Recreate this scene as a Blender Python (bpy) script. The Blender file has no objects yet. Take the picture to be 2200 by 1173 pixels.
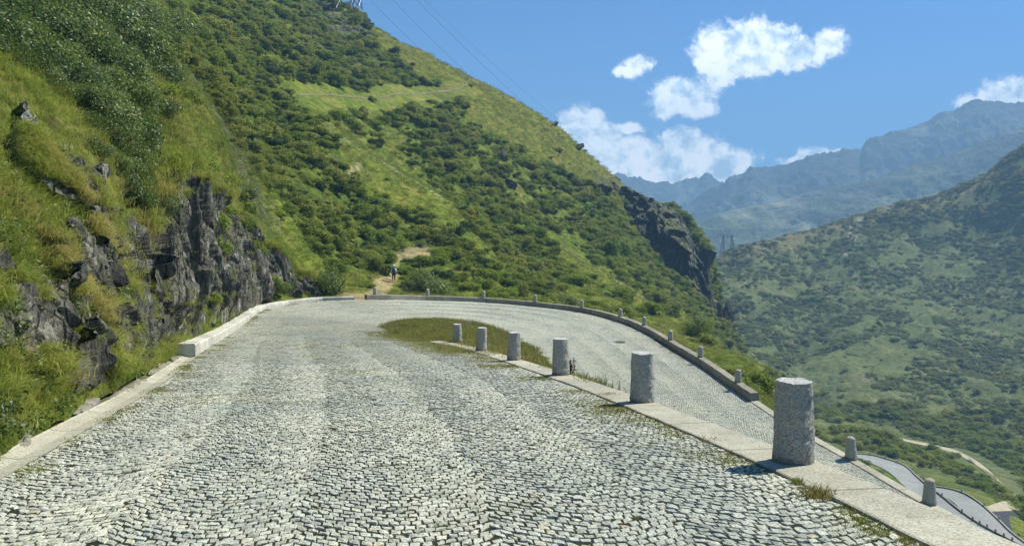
import bpy, math, random
import numpy as np
from mathutils import Vector, Matrix

R = math.radians
rng = np.random.default_rng(11)
random.seed(5)
scene = bpy.context.scene
COL = scene.collection
F, CX, HY = 1600.0, 1100.0, 500.0          # photo focal length and horizon, in photo pixels

# ------------------------------------------------------------------ camera
cam_d = bpy.data.cameras.new("camera")
cam = bpy.data.objects.new("camera", cam_d)
COL.objects.link(cam)
scene.camera = cam
cam.location = (0, 0, 0)
cam.rotation_euler = (R(90), 0, 0)
cam_d.sensor_width = 36
cam_d.lens = F / 2200 * 36
cam_d.shift_y = -(586.5 - HY) / 2200
cam_d.clip_start = 0.1
cam_d.clip_end = 60000

# ------------------------------------------------------------------ light
SUN_AZ, SUN_EL = 65.0, 52.0                 # azimuth from +Y towards +X
world = bpy.data.worlds.new("World")
scene.world = world
world.use_nodes = True
sun_d = bpy.data.lights.new("sun", "SUN")
sun_d.energy = 5.0
sun_d.angle = R(0.5)
sun_d.color = (1.0, 0.95, 0.83)
sun = bpy.data.objects.new("sun", sun_d)
COL.objects.link(sun)
sdir = Vector((math.sin(R(SUN_AZ)) * math.cos(R(SUN_EL)), math.cos(R(SUN_AZ)) * math.cos(R(SUN_EL)), math.sin(R(SUN_EL))))
sun.rotation_euler = sdir.to_track_quat('Z', 'Y').to_euler()
sun.location = (40, 20, 60)

vs = scene.view_settings
vs.view_transform = 'Standard'
vs.look = 'None'
vs.exposure = 0.80
vs.gamma = 1
scene.cycles.max_bounces = 6
scene.cycles.diffuse_bounces = 3
scene.cycles.glossy_bounces = 2
scene.cycles.transmission_bounces = 3
scene.cycles.volume_bounces = 0
scene.cycles.transparent_max_bounces = 8
scene.cycles.use_denoising = True


# ------------------------------------------------------------------ node helper
class NT:
    def __init__(self, tree):
        self.t = tree
        tree.nodes.clear()

    def n(self, typ, **kw):
        nd = self.t.nodes.new(typ)
        ins = kw.pop('ins', {})
        for k, v in kw.items():
            setattr(nd, k, v)
        for k, v in ins.items():
            s = nd.inputs[k]
            if isinstance(v, bpy.types.NodeSocket):
                self.t.links.new(v, s)
            elif isinstance(v, bpy.types.Node):
                self.t.links.new(v.outputs[0], s)
            else:
                s.default_value = v
        return nd

    def math(self, op, a, b=0.0, c=0.0, clamp=False):
        return self.n('ShaderNodeMath', operation=op, use_clamp=clamp, ins={0: a, 1: b, 2: c}).outputs[0]

    def vm(self, op, a, b=(0, 0, 0)):
        nd = self.n('ShaderNodeVectorMath', operation=op, ins={0: a, 1: b})
        return nd.outputs['Value'] if op in ('LENGTH', 'DOT_PRODUCT') else nd.outputs[0]

    def noise(self, vec, scale, detail=4, rough=.55, dist=0.0):
        return self.n('ShaderNodeTexNoise', ins={'Vector': vec, 'Scale': scale, 'Detail': detail, 'Roughness': rough, 'Distortion': dist}).outputs[0]

    def ramp(self, fac, stops, interp='LINEAR'):
        nd = self.n('ShaderNodeValToRGB', ins={0: fac})
        cr = nd.color_ramp
        cr.interpolation = interp
        while len(cr.elements) < len(stops):
            cr.elements.new(0.5)
        for e, (p, c) in zip(cr.elements, stops):
            e.position = p
            e.color = (c[0], c[1], c[2], 1) if len(c) == 3 else c
        return nd.outputs[0]

    def mix(self, fac, a, b, mode='MIX'):
        nd = self.n('ShaderNodeMix', data_type='RGBA', blend_type=mode)
        for i, v in ((0, fac), (6, a), (7, b)):
            if isinstance(v, bpy.types.NodeSocket):
                self.t.links.new(v, nd.inputs[i])
            else:
                if i and len(v) == 3:
                    v = (*v, 1)
                nd.inputs[i].default_value = v
        return nd.outputs[2]

    def mapr(self, v, a, b, c=0.0, d=1.0, smooth=False):
        return self.n('ShaderNodeMapRange', interpolation_type='SMOOTHSTEP' if smooth else 'LINEAR',
                      ins={'Value': v, 'From Min': a, 'From Max': b, 'To Min': c, 'To Max': d}).outputs[0]


def material(name):
    m = bpy.data.materials.new(name)
    m.use_nodes = True
    return m, NT(m.node_tree)


def finish(m, N, color, rough=.85, bump=None, bstr=.5, bdist=.02, spec=.3, transl=None, metal=0.0):
    b = N.n('ShaderNodeBsdfPrincipled', ins={'Base Color': color if isinstance(color, bpy.types.NodeSocket) else (*color, 1),
                                             'Roughness': rough, 'Specular IOR Level': spec, 'Metallic': metal})
    if bump is not None:
        bn = N.n('ShaderNodeBump', ins={'Strength': bstr, 'Distance': bdist, 'Height': bump})
        N.t.links.new(bn.outputs[0], b.inputs['Normal'])
    out = N.n('ShaderNodeOutputMaterial')
    if transl:
        tr = N.n('ShaderNodeBsdfTranslucent')
        if isinstance(color, bpy.types.NodeSocket):
            N.t.links.new(color, tr.inputs[0])
        else:
            tr.inputs[0].default_value = (*color, 1)
        mx = N.n('ShaderNodeMixShader', ins={0: transl, 1: b.outputs[0], 2: tr.outputs[0]})
        N.t.links.new(mx.outputs[0], out.inputs[0])
    else:
        N.t.links.new(b.outputs[0], out.inputs[0])
    return m


# ------------------------------------------------------------------ sky with cumulus, all by true direction
def build_world():
    N = NT(world.node_tree)
    sky = N.n('ShaderNodeTexSky', sky_type='NISHITA')
    sky.sun_disc = False
    sky.sun_elevation = R(SUN_EL)
    sky.sun_rotation = R(SUN_AZ)
    sky.altitude = 1700
    sky.air_density = 1.0
    sky.dust_density = 0.4
    sky.ozone_density = 1.6
    tc = N.n('ShaderNodeTexCoord')
    d = tc.outputs['Generated']
    sep = N.n('ShaderNodeSeparateXYZ', ins={0: d})
    yy = N.math('MAXIMUM', sep.outputs[1], 0.05)
    comb = N.n('ShaderNodeCombineXYZ', ins={0: N.math('DIVIDE', sep.outputs[0], yy), 1: N.math('DIVIDE', sep.outputs[2], yy), 2: 0.0})
    p = comb.outputs[0]
    # gentle warp
    wn = N.n('ShaderNodeTexNoise', ins={'Vector': p, 'Scale': 22.0, 'Detail': 6, 'Roughness': .6})
    w = N.vm('MULTIPLY', N.vm('SUBTRACT', wn.outputs['Color'], (.5, .5, .5)), (.026, .022, 0))
    pw = N.vm('ADD', p, w)
    ell = [(1553, 108, 52, 46), (1600, 88, 50, 40), (1650, 92, 60, 38), (1700, 108, 52, 28), (1785, 92, 34, 26), (1740, 112, 44, 22),
           (1620, 125, 60, 30), (1585, 145, 42, 22), (1675, 135, 45, 16), (1515, 138, 22, 22), (1545, 168, 30, 20), (1505, 195, 40, 24),
           (1470, 212, 44, 34), (1440, 195, 36, 26), (1430, 228, 34, 26), (1490, 235, 36, 18),
           (1372, 138, 26, 16), (1345, 155, 22, 11), 
           (1252, 258, 36, 28), (1232, 285, 30, 24), (1290, 285, 46, 24), (1345, 275, 36, 9), (1300, 325, 60, 36), (1275, 300, 50, 30),
           (1345, 320, 46, 26), (1400, 345, 80, 40), (1462, 312, 44, 32), (1500, 328, 52, 36), (1560, 345, 54, 28), (1480, 365, 110, 30),
           (1380, 372, 80, 30), (1595, 338, 24, 12), (1540, 375, 60, 20),
           (1748, 335, 32, 17), (1715, 350, 32, 12), (1802, 324, 20, 6),
           (2150, 208, 58, 28), (2180, 188, 34, 24), (2095, 222, 38, 18), (2230, 200, 60, 36)]
    acc = None
    for (ex, ey, rx, ry) in ell:
        c = ((ex - CX) / F, (HY - ey) / F, 0)
        q = N.vm('MULTIPLY', N.vm('SUBTRACT', pw, c), (F / (rx * 1.42), F / (ry * 1.42), 0))
        v = N.math('SUBTRACT', 1.0, N.vm('LENGTH', q))
        acc = v if acc is None else N.math('SMOOTH_MAX', acc, v, .12)
    n1 = N.math('ADD', N.math('MULTIPLY', N.noise(pw, 34, 10, .66), .8), N.math('MULTIPLY', N.noise(pw, 90, 6, .7), .2))
    lo = N.vm('ADD', pw, (.010, .012, 0))
    n2 = N.noise(lo, 38, 5, .62)
    big1 = N.noise(pw, 14, 3, .5)
    big2 = N.noise(N.vm('ADD', pw, (.02, .03, 0)), 14, 3, .5)
    dens = N.math('ADD', acc, N.math('MULTIPLY', N.math('SUBTRACT', n1, .5), 2.0))
    mask = N.mapr(dens, -.06, .46, 0, 1, True)
    fwd = N.mapr(sep.outputs[1], .05, .15)
    mask = N.math('MULTIPLY', mask, fwd)
    mask = N.math('MULTIPLY', mask, N.mapr(dens, 0, .5, .8, .98))
    em = N.math('ADD', N.math('MULTIPLY', N.math('SUBTRACT', n1, n2), 2.3), N.math('MULTIPLY', N.math('SUBTRACT', big1, big2), 1.6))
    core = N.mapr(acc, .1, .9, .12, -.06)
    sh = N.math('ADD', N.math('ADD', .70, em), core)
    ccol = N.ramp(sh, [(.2, (.36, .48, .62)), (.5, (.62, .72, .80)), (.78, (.92, .95, .96)), (1, (1.0, 1.0, .98))])
    skyc = N.mix(1.0, sky.outputs[0], (.38, .84, 1.28), 'MULTIPLY')
    bg1 = N.n('ShaderNodeBackground', ins={0: skyc, 1: SKY_STR})
    bg2 = N.n('ShaderNodeBackground', ins={0: ccol, 1: CLOUD_STR})
    mx = N.n('ShaderNodeMixShader', ins={0: mask, 1: bg1.outputs[0], 2: bg2.outputs[0]})
    out = N.n('ShaderNodeOutputWorld')
    N.t.links.new(mx.outputs[0], out.inputs[0])


SKY_STR, CLOUD_STR = 0.068, 1.25
build_world()


# ------------------------------------------------------------------ numpy noise
def _hash(ix, iy, iz, seed):
    h = (ix.astype(np.int64) * 374761393 + iy.astype(np.int64) * 668265263 + iz.astype(np.int64) * 2246822519 + seed * 1274126177) & 0xffffffff
    h = ((h ^ (h >> 13)) * 1274126177) & 0xffffffff
    h = ((h ^ (h >> 16)) * 2246822519) & 0xffffffff
    return ((h ^ (h >> 15)) & 0xffffff) / float(0xffffff)


def vnoise(p, seed=0):
    i = np.floor(p)
    f = p - i
    f = f * f * f * (f * (f * 6 - 15) + 10)
    i = i.astype(np.int64)
    r = 0
    for dx in (0, 1):
        for dy in (0, 1):
            for dz in (0, 1):
                w = (f[:, 0] if dx else 1 - f[:, 0]) * (f[:, 1] if dy else 1 - f[:, 1]) * (f[:, 2] if dz else 1 - f[:, 2])
                r = r + w * _hash(i[:, 0] + dx, i[:, 1] + dy, i[:, 2] + dz, seed)
    return r * 2 - 1


def fbm(p, octv=4, gain=.5, seed=0, ridged=False):
    a, s, t = 1.0, 0, 0
    q = np.asarray(p, float).copy()
    for o in range(octv):
        v = vnoise(q, seed + o * 17)
        if ridged:
            v = 1 - 2 * np.abs(v)
        s = s + a * v
        t += a
        a *= gain
        q = q * 2.03 + 13.7
    return s / t


def worley(p, seed=0):
    i = np.floor(p).astype(np.int64)
    best = np.full(len(p), 9.0)
    sec = np.full(len(p), 9.0)
    rnd = np.zeros(len(p))
    off = np.zeros((len(p), 3))
    for dx in (-1, 0, 1):
        for dy in (-1, 0, 1):
            for dz in (-1, 0, 1):
                c = i + np.array([dx, dy, dz])
                fx = _hash(c[:, 0], c[:, 1], c[:, 2], seed + 1)
                fy = _hash(c[:, 0], c[:, 1], c[:, 2], seed + 2)
                fz = _hash(c[:, 0], c[:, 1], c[:, 2], seed + 3)
                o = p - (c + np.stack([fx, fy, fz], 1))
                dd = np.sqrt((o ** 2).sum(1))
                m = dd < best
                sec = np.where(m, best, np.minimum(sec, dd))
                best = np.where(m, dd, best)
                rnd = np.where(m, _hash(c[:, 0], c[:, 1], c[:, 2], seed + 9), rnd)
                off = np.where(m[:, None], o, off)
    return best, sec, rnd, off


# ------------------------------------------------------------------ mesh helpers
def mesh_np(name, verts, quads=None, tris=None, mats=(), mat_idx=None, attrs=None, smooth=True):
    me = bpy.data.meshes.new(name)
    verts = np.asarray(verts, np.float32)
    me.vertices.add(len(verts))
    me.vertices.foreach_set('co', verts.ravel())
    nq = 0 if quads is None else len(quads)
    nt = 0 if tris is None else len(tris)
    idx = np.concatenate([np.asarray(quads, np.int32).ravel() if nq else np.zeros(0, np.int32),
                          np.asarray(tris, np.int32).ravel() if nt else np.zeros(0, np.int32)])
    me.loops.add(len(idx))
    me.loops.foreach_set('vertex_index', idx)
    me.polygons.add(nq + nt)
    st = np.concatenate([np.arange(nq) * 4, nq * 4 + np.arange(nt) * 3]).astype(np.int32)
    me.polygons.foreach_set('loop_start', st)
    if mat_idx is not None:
        me.polygons.foreach_set('material_index', np.asarray(mat_idx, np.int32))
    me.polygons.foreach_set('use_smooth', np.full(nq + nt, smooth, bool))
    for k, v in (attrs or {}).items():
        v = np.asarray(v, np.float32)
        if v.ndim == 1:
            a = me.attributes.new(k, 'FLOAT', 'POINT')
            a.data.foreach_set('value', v)
        else:
            a = me.attributes.new(k, 'FLOAT_COLOR', 'POINT')
            a.data.foreach_set('color', np.concatenate([v, np.ones((len(v), 1), np.float32)], 1).ravel())
    for m in mats:
        me.materials.append(m)
    me.update(calc_edges=True)
    me.validate()
    return me


def link(name, me, parent=None, loc=None, **tags):
    o = bpy.data.objects.new(name, me)
    COL.objects.link(o)
    if parent is not None:
        o.parent = parent
    if loc is not None:
        o.location = loc
    for k, v in tags.items():
        if v:
            o[k] = v
    return o


def grid_faces(nr, nc, base=0, flip=False):
    r, c = np.meshgrid(np.arange(nr - 1), np.arange(nc - 1), indexing='ij')
    a = (r * nc + c).ravel() + base
    q = np.stack([a, a + 1, a + nc + 1, a + nc], 1)
    return q[:, ::-1] if flip else q


def catmull(pts, n):
    p = np.asarray(pts, float)
    seg = np.sqrt((np.diff(p[:, :2], axis=0) ** 2).sum(1))
    s = np.concatenate([[0], np.cumsum(seg)])
    return curve_at(p, s, np.linspace(0, s[-1], n)), s


def curve_at(p, s, t):
    m = np.zeros_like(p)
    m[1:-1] = (p[2:] - p[:-2]) / (s[2:] - s[:-2])[:, None]
    m[0] = (p[1] - p[0]) / (s[1] - s[0])
    m[-1] = (p[-1] - p[-2]) / (s[-1] - s[-2])
    t = np.clip(t, s[0], s[-1])
    i = np.clip(np.searchsorted(s, t, side='right') - 1, 0, len(s) - 2)
    h = (s[i + 1] - s[i])
    u = (t - s[i]) / h
    h = h[..., None]
    u = u[..., None]
    return ((2 * u ** 3 - 3 * u ** 2 + 1) * p[i] + (u ** 3 - 2 * u ** 2 + u) * h * m[i]
            + (-2 * u ** 3 + 3 * u ** 2) * p[i + 1] + (u ** 3 - u ** 2) * h * m[i + 1])


def tube_np(path, rad, n=6):
    """swept tube: verts, quads"""
    path = np.asarray(path, float)
    m = len(path)
    rad = np.broadcast_to(np.asarray(rad, float), (m,))
    tg = np.gradient(path, axis=0)
    tg /= np.linalg.norm(tg, axis=1)[:, None] + 1e-9
    ref = np.array([0, 0, 1.0]) if abs(tg[:, 2]).mean() < .8 else np.array([1.0, 0, 0])
    a = np.cross(tg, ref)
    a /= np.linalg.norm(a, axis=1)[:, None] + 1e-9
    b = np.cross(tg, a)
    th = np.linspace(0, 2 * np.pi, n, endpoint=False)
    v = path[:, None, :] + rad[:, None, None] * (np.cos(th)[None, :, None] * a[:, None, :] + np.sin(th)[None, :, None] * b[:, None, :])
    v = v.reshape(-1, 3)
    r, c = np.meshgrid(np.arange(m - 1), np.arange(n), indexing='ij')
    c2 = (c + 1) % n
    q = np.stack([r * n + c, r * n + c2, (r + 1) * n + c2, (r + 1) * n + c], -1).reshape(-1, 4)
    return v, q


class Acc:
    def __init__(self):
        self.v, self.q, self.t, self.n = [], [], [], 0

    def add(self, v, q=None, t=None):
        if q is not None and len(q):
            self.q.append(np.asarray(q) + self.n)
        if t is not None and len(t):
            self.t.append(np.asarray(t) + self.n)
        self.v.append(np.asarray(v, float))
        self.n += len(v)

    def mesh(self, name, mats, **k):
        return mesh_np(name, np.concatenate(self.v), np.concatenate(self.q) if self.q else None,
                       np.concatenate(self.t) if self.t else None, mats, **k)


def box_np(c, s, rot=None):
    v = np.array([[x, y, z] for x in (-.5, .5) for y in (-.5, .5) for z in (-.5, .5)]) * np.array(s)
    if rot is not None:
        v = v @ np.array(rot).T
    q = [[0, 1, 3, 2], [4, 6, 7, 5], [0, 4, 5, 1], [2, 3, 7, 6], [0, 2, 6, 4], [1, 5, 7, 3]]
    return v + np.array(c), np.array(q)


# ------------------------------------------------------------------ materials
def tex_obj(N):
    return N.n('ShaderNodeTexCoord').outputs['Object']


def attr(N, name, fac=True):
    a = N.n('ShaderNodeAttribute', attribute_name=name)
    return a.outputs['Fac'] if fac else a.outputs['Color']


def mat_cobble():
    m, N = material('cobble_stone')
    p = tex_obj(N)
    t = attr(N, 'tone')
    base = N.ramp(t, [(0, (.26, .268, .225)), (.3, (.35, .358, .30)), (.6, (.42, .428, .355)), (.85, (.50, .505, .415)), (.97, (.48, .45, .33)), (1, (.36, .31, .21))])
    f = N.noise(p, 55, 5, .7)
    base = N.mix(1.0, base, N.ramp(f, [(.34, (.26, .27, .24)), (.46, (.90, .90, .88)), (.64, (1.5, 1.5, 1.44))]), 'MULTIPLY')
    big = N.noise(p, .35, 6, .65)
    base = N.mix(1.0, base, N.ramp(big, [(.32, (.80, .84, .85)), (.5, (1.0, 1.0, .99)), (.66, (1.10, 1.08, 1.0))]), 'MULTIPLY')
    stn = N.noise(p, 1.7, 7, .7, .8)
    base = N.mix(N.mapr(stn, .56, .70, 0, .55), base, (.20, .20, .12))
    h = N.noise(p, 40, 6, .65)
    return finish(m, N, base, .75, h, .9, .012, .35)


def mat_joint():
    m, N = material('cobble_joint')
    p = tex_obj(N)
    n = N.noise(p, 6, 5, .65)
    c = N.ramp(n, [(.3, (.016, .017, .010)), (.5, (.035, .033, .02)), (.62, (.04, .05, .014)), (.8, (.10, .09, .045))])
    return finish(m, N, c, .95, N.noise(p, 60, 4), .8, .02, .1)


def mat_concrete(name, c1, c2, dark=(.1, .09, .06), sc=1.0):
    m, N = material(name)
    p = tex_obj(N)
    n = N.noise(p, 1.8 * sc, 6, .65)
    f = N.noise(p, 45 * sc, 5, .7)
    g = N.noise(p, 130 * sc, 3, .6)
    c = N.mix(N.mapr(n, .35, .65), c1, c2)
    c = N.mix(1.0, c, N.ramp(f, [(.34, (.45, .44, .40)), (.5, (1, 1, 1)), (.66, (1.28, 1.27, 1.22))]), 'MULTIPLY')
    c = N.mix(1.0, c, N.ramp(g, [(.35, (.75, .74, .7)), (.6, (1.08, 1.08, 1.08))]), 'MULTIPLY')
    st = N.noise(p, 4.5 * sc, 7, .75, .6)
    c = N.mix(N.mapr(st, .60, .72, 0, .75), c, dark)
    al = N.math('ADD', N.math('MULTIPLY', attr(N, 'along'), 1 / 1.9), N.math('MULTIPLY', N.noise(p, 3.0, 3), .03))
    jl = N.math('ABSOLUTE', N.math('SUBTRACT', N.math('FRACT', N.math('ADD', al, .3)), .5))
    jf = N.mapr(jl, .490, .497)
    c = N.mix(N.math('MULTIPLY', jf, .85), c, (.05, .048, .03))
    blk = N.n('ShaderNodeTexWhiteNoise', noise_dimensions='1D', ins={'W': N.math('FLOOR', N.math('ADD', al, .8))}).outputs[0]
    c = N.mix(1.0, c, N.ramp(blk, [(0, (.80, .80, .80)), (1, (1.1, 1.1, 1.08))]), 'MULTIPLY')
    return finish(m, N, c, .85, N.math('ADD', f, g), .5, .012, .25)


def mat_granite(name, c=(.41, .385, .315)):
    m, N = material(name)
    p = tex_obj(N)
    sp = N.n('ShaderNodeTexVoronoi', ins={'Vector': p, 'Scale': 95.0}).outputs['Color']
    spg = N.n('ShaderNodeRGBToBW', ins={0: sp}).outputs[0]
    f = N.noise(p, 70, 5, .75)
    n = N.noise(p, 5, 5, .6)
    col = N.mix(1.0, (*c, 1), N.ramp(spg, [(.2, (.6, .6, .6)), (.45, (.95, .95, .95)), (.8, (1.3, 1.3, 1.27))]), 'MULTIPLY')
    col = N.mix(1.0, col, N.ramp(f, [(.3, (.6, .6, .6)), (.55, (1.05, 1.05, 1.05)), (.75, (1.25, 1.25, 1.25))]), 'MULTIPLY')
    col = N.mix(N.mapr(n, .56, .75, 0, .5), col, (.20, .20, .13))
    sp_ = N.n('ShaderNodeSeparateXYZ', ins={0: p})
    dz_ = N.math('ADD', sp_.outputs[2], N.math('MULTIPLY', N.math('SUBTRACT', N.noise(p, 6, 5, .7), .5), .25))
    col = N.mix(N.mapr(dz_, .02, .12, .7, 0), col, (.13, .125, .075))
    ln = N.noise(p, 11, 7, .7)
    col = N.mix(N.mapr(ln, .63, .7, 0, .55), col, (.46, .46, .36))
    return finish(m, N, col, .8, N.math('ADD', N.math('MULTIPLY', f, 1.0), N.noise(p, 25, 4)), .9, .02, .3)


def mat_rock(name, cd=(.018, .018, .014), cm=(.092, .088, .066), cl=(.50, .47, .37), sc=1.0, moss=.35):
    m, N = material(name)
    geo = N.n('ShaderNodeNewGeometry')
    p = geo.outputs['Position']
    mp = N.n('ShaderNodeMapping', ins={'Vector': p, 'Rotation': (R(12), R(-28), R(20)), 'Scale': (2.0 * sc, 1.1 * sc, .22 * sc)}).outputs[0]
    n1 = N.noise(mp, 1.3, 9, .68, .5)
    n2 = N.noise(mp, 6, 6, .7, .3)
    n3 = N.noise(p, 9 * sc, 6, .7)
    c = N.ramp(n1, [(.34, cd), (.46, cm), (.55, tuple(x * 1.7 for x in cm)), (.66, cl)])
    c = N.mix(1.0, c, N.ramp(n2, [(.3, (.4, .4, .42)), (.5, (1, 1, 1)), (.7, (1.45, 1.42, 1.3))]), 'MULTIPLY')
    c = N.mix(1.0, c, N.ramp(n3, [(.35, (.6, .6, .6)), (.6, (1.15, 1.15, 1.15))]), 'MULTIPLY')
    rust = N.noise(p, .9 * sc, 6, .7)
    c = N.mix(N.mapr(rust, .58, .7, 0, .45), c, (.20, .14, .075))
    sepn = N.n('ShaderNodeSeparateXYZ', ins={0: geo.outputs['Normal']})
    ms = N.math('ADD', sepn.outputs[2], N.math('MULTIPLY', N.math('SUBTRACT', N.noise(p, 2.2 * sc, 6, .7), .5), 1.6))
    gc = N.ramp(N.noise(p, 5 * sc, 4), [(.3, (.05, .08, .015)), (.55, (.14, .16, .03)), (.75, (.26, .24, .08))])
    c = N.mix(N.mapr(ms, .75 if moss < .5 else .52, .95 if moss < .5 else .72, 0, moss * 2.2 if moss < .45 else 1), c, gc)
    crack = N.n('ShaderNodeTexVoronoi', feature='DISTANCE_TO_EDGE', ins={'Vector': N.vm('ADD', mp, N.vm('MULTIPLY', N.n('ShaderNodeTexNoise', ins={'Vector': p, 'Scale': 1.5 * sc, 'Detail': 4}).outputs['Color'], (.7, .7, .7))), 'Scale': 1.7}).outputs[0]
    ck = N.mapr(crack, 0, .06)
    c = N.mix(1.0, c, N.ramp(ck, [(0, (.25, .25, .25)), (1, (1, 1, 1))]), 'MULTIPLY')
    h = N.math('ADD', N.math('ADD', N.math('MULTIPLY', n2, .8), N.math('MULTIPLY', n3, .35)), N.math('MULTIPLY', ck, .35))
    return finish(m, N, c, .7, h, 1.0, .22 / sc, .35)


def mat_ground(name, fine=1.0, bstr=1.0):
    """vertex colour 'col' = what grows or lies there; finer mottling added here"""
    m, N = material(name)
    p = tex_obj(N)
    c = attr(N, 'col', False)
    n1 = N.noise(p, 1.1 * fine, 8, .72)
    n2 = N.noise(p, .16 * fine, 6, .65, .8)
    n3 = N.noise(p, 7 * fine, 5, .75)
    c = N.mix(1.0, c, N.ramp(n1, [(.30, (.42, .50, .40)), (.5, (1, 1, 1)), (.70, (1.42, 1.35, 1.2))]), 'MULTIPLY')
    c = N.mix(1.0, c, N.ramp(n2, [(.32, (.62, .74, .62)), (.52, (1, 1, 1)), (.72, (1.3, 1.18, .95))]), 'MULTIPLY')
    c = N.mix(1.0, c, N.ramp(n3, [(.35, (.6, .66, .6)), (.6, (1.2, 1.2, 1.1))]), 'MULTIPLY')
    n4 = N.noise(p, .42 * fine, 7, .75, .5)
    c = N.mix(1.0, c, N.ramp(n4, [(.36, (.50, .60, .52)), (.5, (1, 1, 1)), (.66, (1.35, 1.28, 1.12))]), 'MULTIPLY')
    h = N.math('ADD', N.math('MULTIPLY', n1, 1.0), N.math('MULTIPLY', n3, .25))
    return finish(m, N, c, .95, h, bstr, .5 / fine, .08)


def mat_leaf(name, stops, loc_scale=.05, transl=.35, rough=.5, spec=.35, yellow=None, ysc=.03):
    m, N = material(name)
    oi = N.n('ShaderNodeObjectInfo')
    isl = N.n('ShaderNodeNewGeometry').outputs['Random Per Island']
    nl = N.noise(oi.outputs['Location'], loc_scale, 3, .6)
    f = N.math('ADD', N.math('MULTIPLY', nl, .5), N.math('ADD', N.math('MULTIPLY', oi.outputs['Random'], .28), N.math('MULTIPLY', isl, .32)))
    c = N.ramp(f, stops)
    if yellow:
        y = N.noise(oi.outputs['Location'], ysc, 4, .65)
        c = N.mix(N.mapr(y, .5, .64, 0, .8), c, yellow)
    return finish(m, N, c, rough, spec=spec, transl=transl)


M_COB, M_JOINT = mat_cobble(), mat_joint()
M_LEDGE = mat_concrete('kerb_granite_slab', (.35, .335, .265), (.47, .455, .37), (.18, .165, .10))
M_GUTTER = mat_concrete('gutter_concrete', (.38, .37, .29), (.48, .46, .37), (.28, .26, .18))
M_PARAPET = mat_concrete('parapet_stone', (.24, .225, .18), (.33, .31, .25), (.10, .10, .06))
M_WHITE = mat_concrete('worn_whitewash', (.44, .43, .37), (.64, .63, .56), (.13, .12, .075))
M_KERBSTONE = mat_concrete('kerb_rubble_stone', (.20, .19, .15), (.34, .33, .27), (.09, .09, .05), 1.3)
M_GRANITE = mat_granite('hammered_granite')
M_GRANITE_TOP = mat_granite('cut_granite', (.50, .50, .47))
M_ROCK = mat_rock('schist_rock')
M_ROCKL = mat_rock('lichen_rock', (.07, .07, .06), (.24, .235, .20), (.50, .49, .41), 1.4, .3)
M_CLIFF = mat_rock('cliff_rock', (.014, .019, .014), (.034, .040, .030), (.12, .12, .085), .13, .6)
M_HAZE, N_ = material('valley_air')
v_ = N_.n('ShaderNodeVolumePrincipled', ins={'Color': (.36, .66, 1.0, 1), 'Density': 4.3e-4, 'Anisotropy': 0.0})
N_.t.links.new(v_.outputs[0], N_.n('ShaderNodeOutputMaterial').inputs['Volume'])
M_GROUND = mat_ground('alpine_turf', 1.0)
M_GROUND_FAR = mat_ground('mountain_ground', .02, 1.0)
m_, N_ = material('verge_soil')
M_SOIL = finish(m_, N_, N_.ramp(N_.noise(tex_obj(N_), 5, 6, .7), [(.3, (.05, .045, .02)), (.5, (.10, .10, .03)), (.7, (.17, .15, .07))]), .95, N_.noise(tex_obj(N_), 20, 4), .8, .03)
M_STEM = finish(*material('bark'), (.10, .085, .06), .9)
M_LEAF = mat_leaf('alder_leaf', [(.15, (.026, .048, .009)), (.42, (.075, .12, .018)), (.68, (.15, .205, .034)), (.95, (.38, .42, .12))], .3, .4, .45, .35)
M_LEAF_FAR = mat_leaf('scrub_leaf', [(.15, (.068, .112, .016)), (.40, (.145, .21, .028)), (.65, (.24, .30, .042)), (.95, (.36, .39, .07))], .03, .45, .65, .12, (.20, .21, .04), .035)
M_LEAF_LIGHT = mat_leaf('willow_leaf', [(.15, (.10, .13, .022)), (.40, (.20, .235, .04)), (.65, (.29, .31, .06)), (.95, (.40, .37, .11))], .03, .45, .65, .12)
M_LEAF_DARK = mat_leaf('juniper_leaf', [(.15, (.022, .050, .014)), (.40, (.050, .095, .022)), (.65, (.062, .10, .028)), (.95, (.10, .14, .04))], .03, .2, .65, .12)
M_LEAF_VALLEY = mat_leaf('valley_scrub_leaf', [(.15, (.14, .17, .06)), (.45, (.20, .23, .08)), (.7, (.25, .275, .095)), (.95, (.31, .32, .12))], .02, .45, .7, .1, (.17, .18, .075), .02)
M_GRASS = mat_leaf('bank_grass_blade', [(.15, (.085, .14, .018)), (.4, (.20, .27, .034)), (.65, (.34, .38, .06)), (.9, (.50, .45, .14))], .8, .4, .55, .2, (.50, .42, .14), .45)
M_GRASS_MID = mat_leaf('slope_grass_blade', [(.15, (.10, .15, .022)), (.4, (.17, .23, .034)), (.65, (.28, .32, .055)), (.9, (.38, .36, .12))], .06, .4, .6, .12, (.37, .31, .10), .07)
M_DRY = mat_leaf('dry_verge_grass', [(.15, (.09, .10, .02)), (.45, (.19, .18, .045)), (.8, (.34, .28, .10))], .7, .4, .7, .15)
M_STEEL = finish(*material('galvanised_steel'), (.10, .12, .14), .5, metal=.6)
M_IRON = finish(*material('cast_iron'), (.10, .095, .085), .6, metal=.4)
m_, N_ = material('asphalt')
M_ASPH = finish(m_, N_, N_.ramp(N_.noise(tex_obj(N_), 1.0, 5), [(.3, (.022, .026, .034)), (.7, (.045, .05, .06))]), .9)
m_, N_ = material('far_setts')
M_FARSETT = finish(m_, N_, N_.mix(1.0, N_.ramp(N_.noise(tex_obj(N_), .25, 5), [(.3, (.22, .23, .22)), (.7, (.29, .30, .28))]),
                                 N_.ramp(N_.noise(tex_obj(N_), 3.0, 5), [(.3, (.75, .75, .75)), (.7, (1.15, 1.15, 1.15))]), 'MULTIPLY'), .8, N_.noise(tex_obj(N_), 4.0, 5), .6, .05)
m_, N_ = material('trail_gravel')
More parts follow.
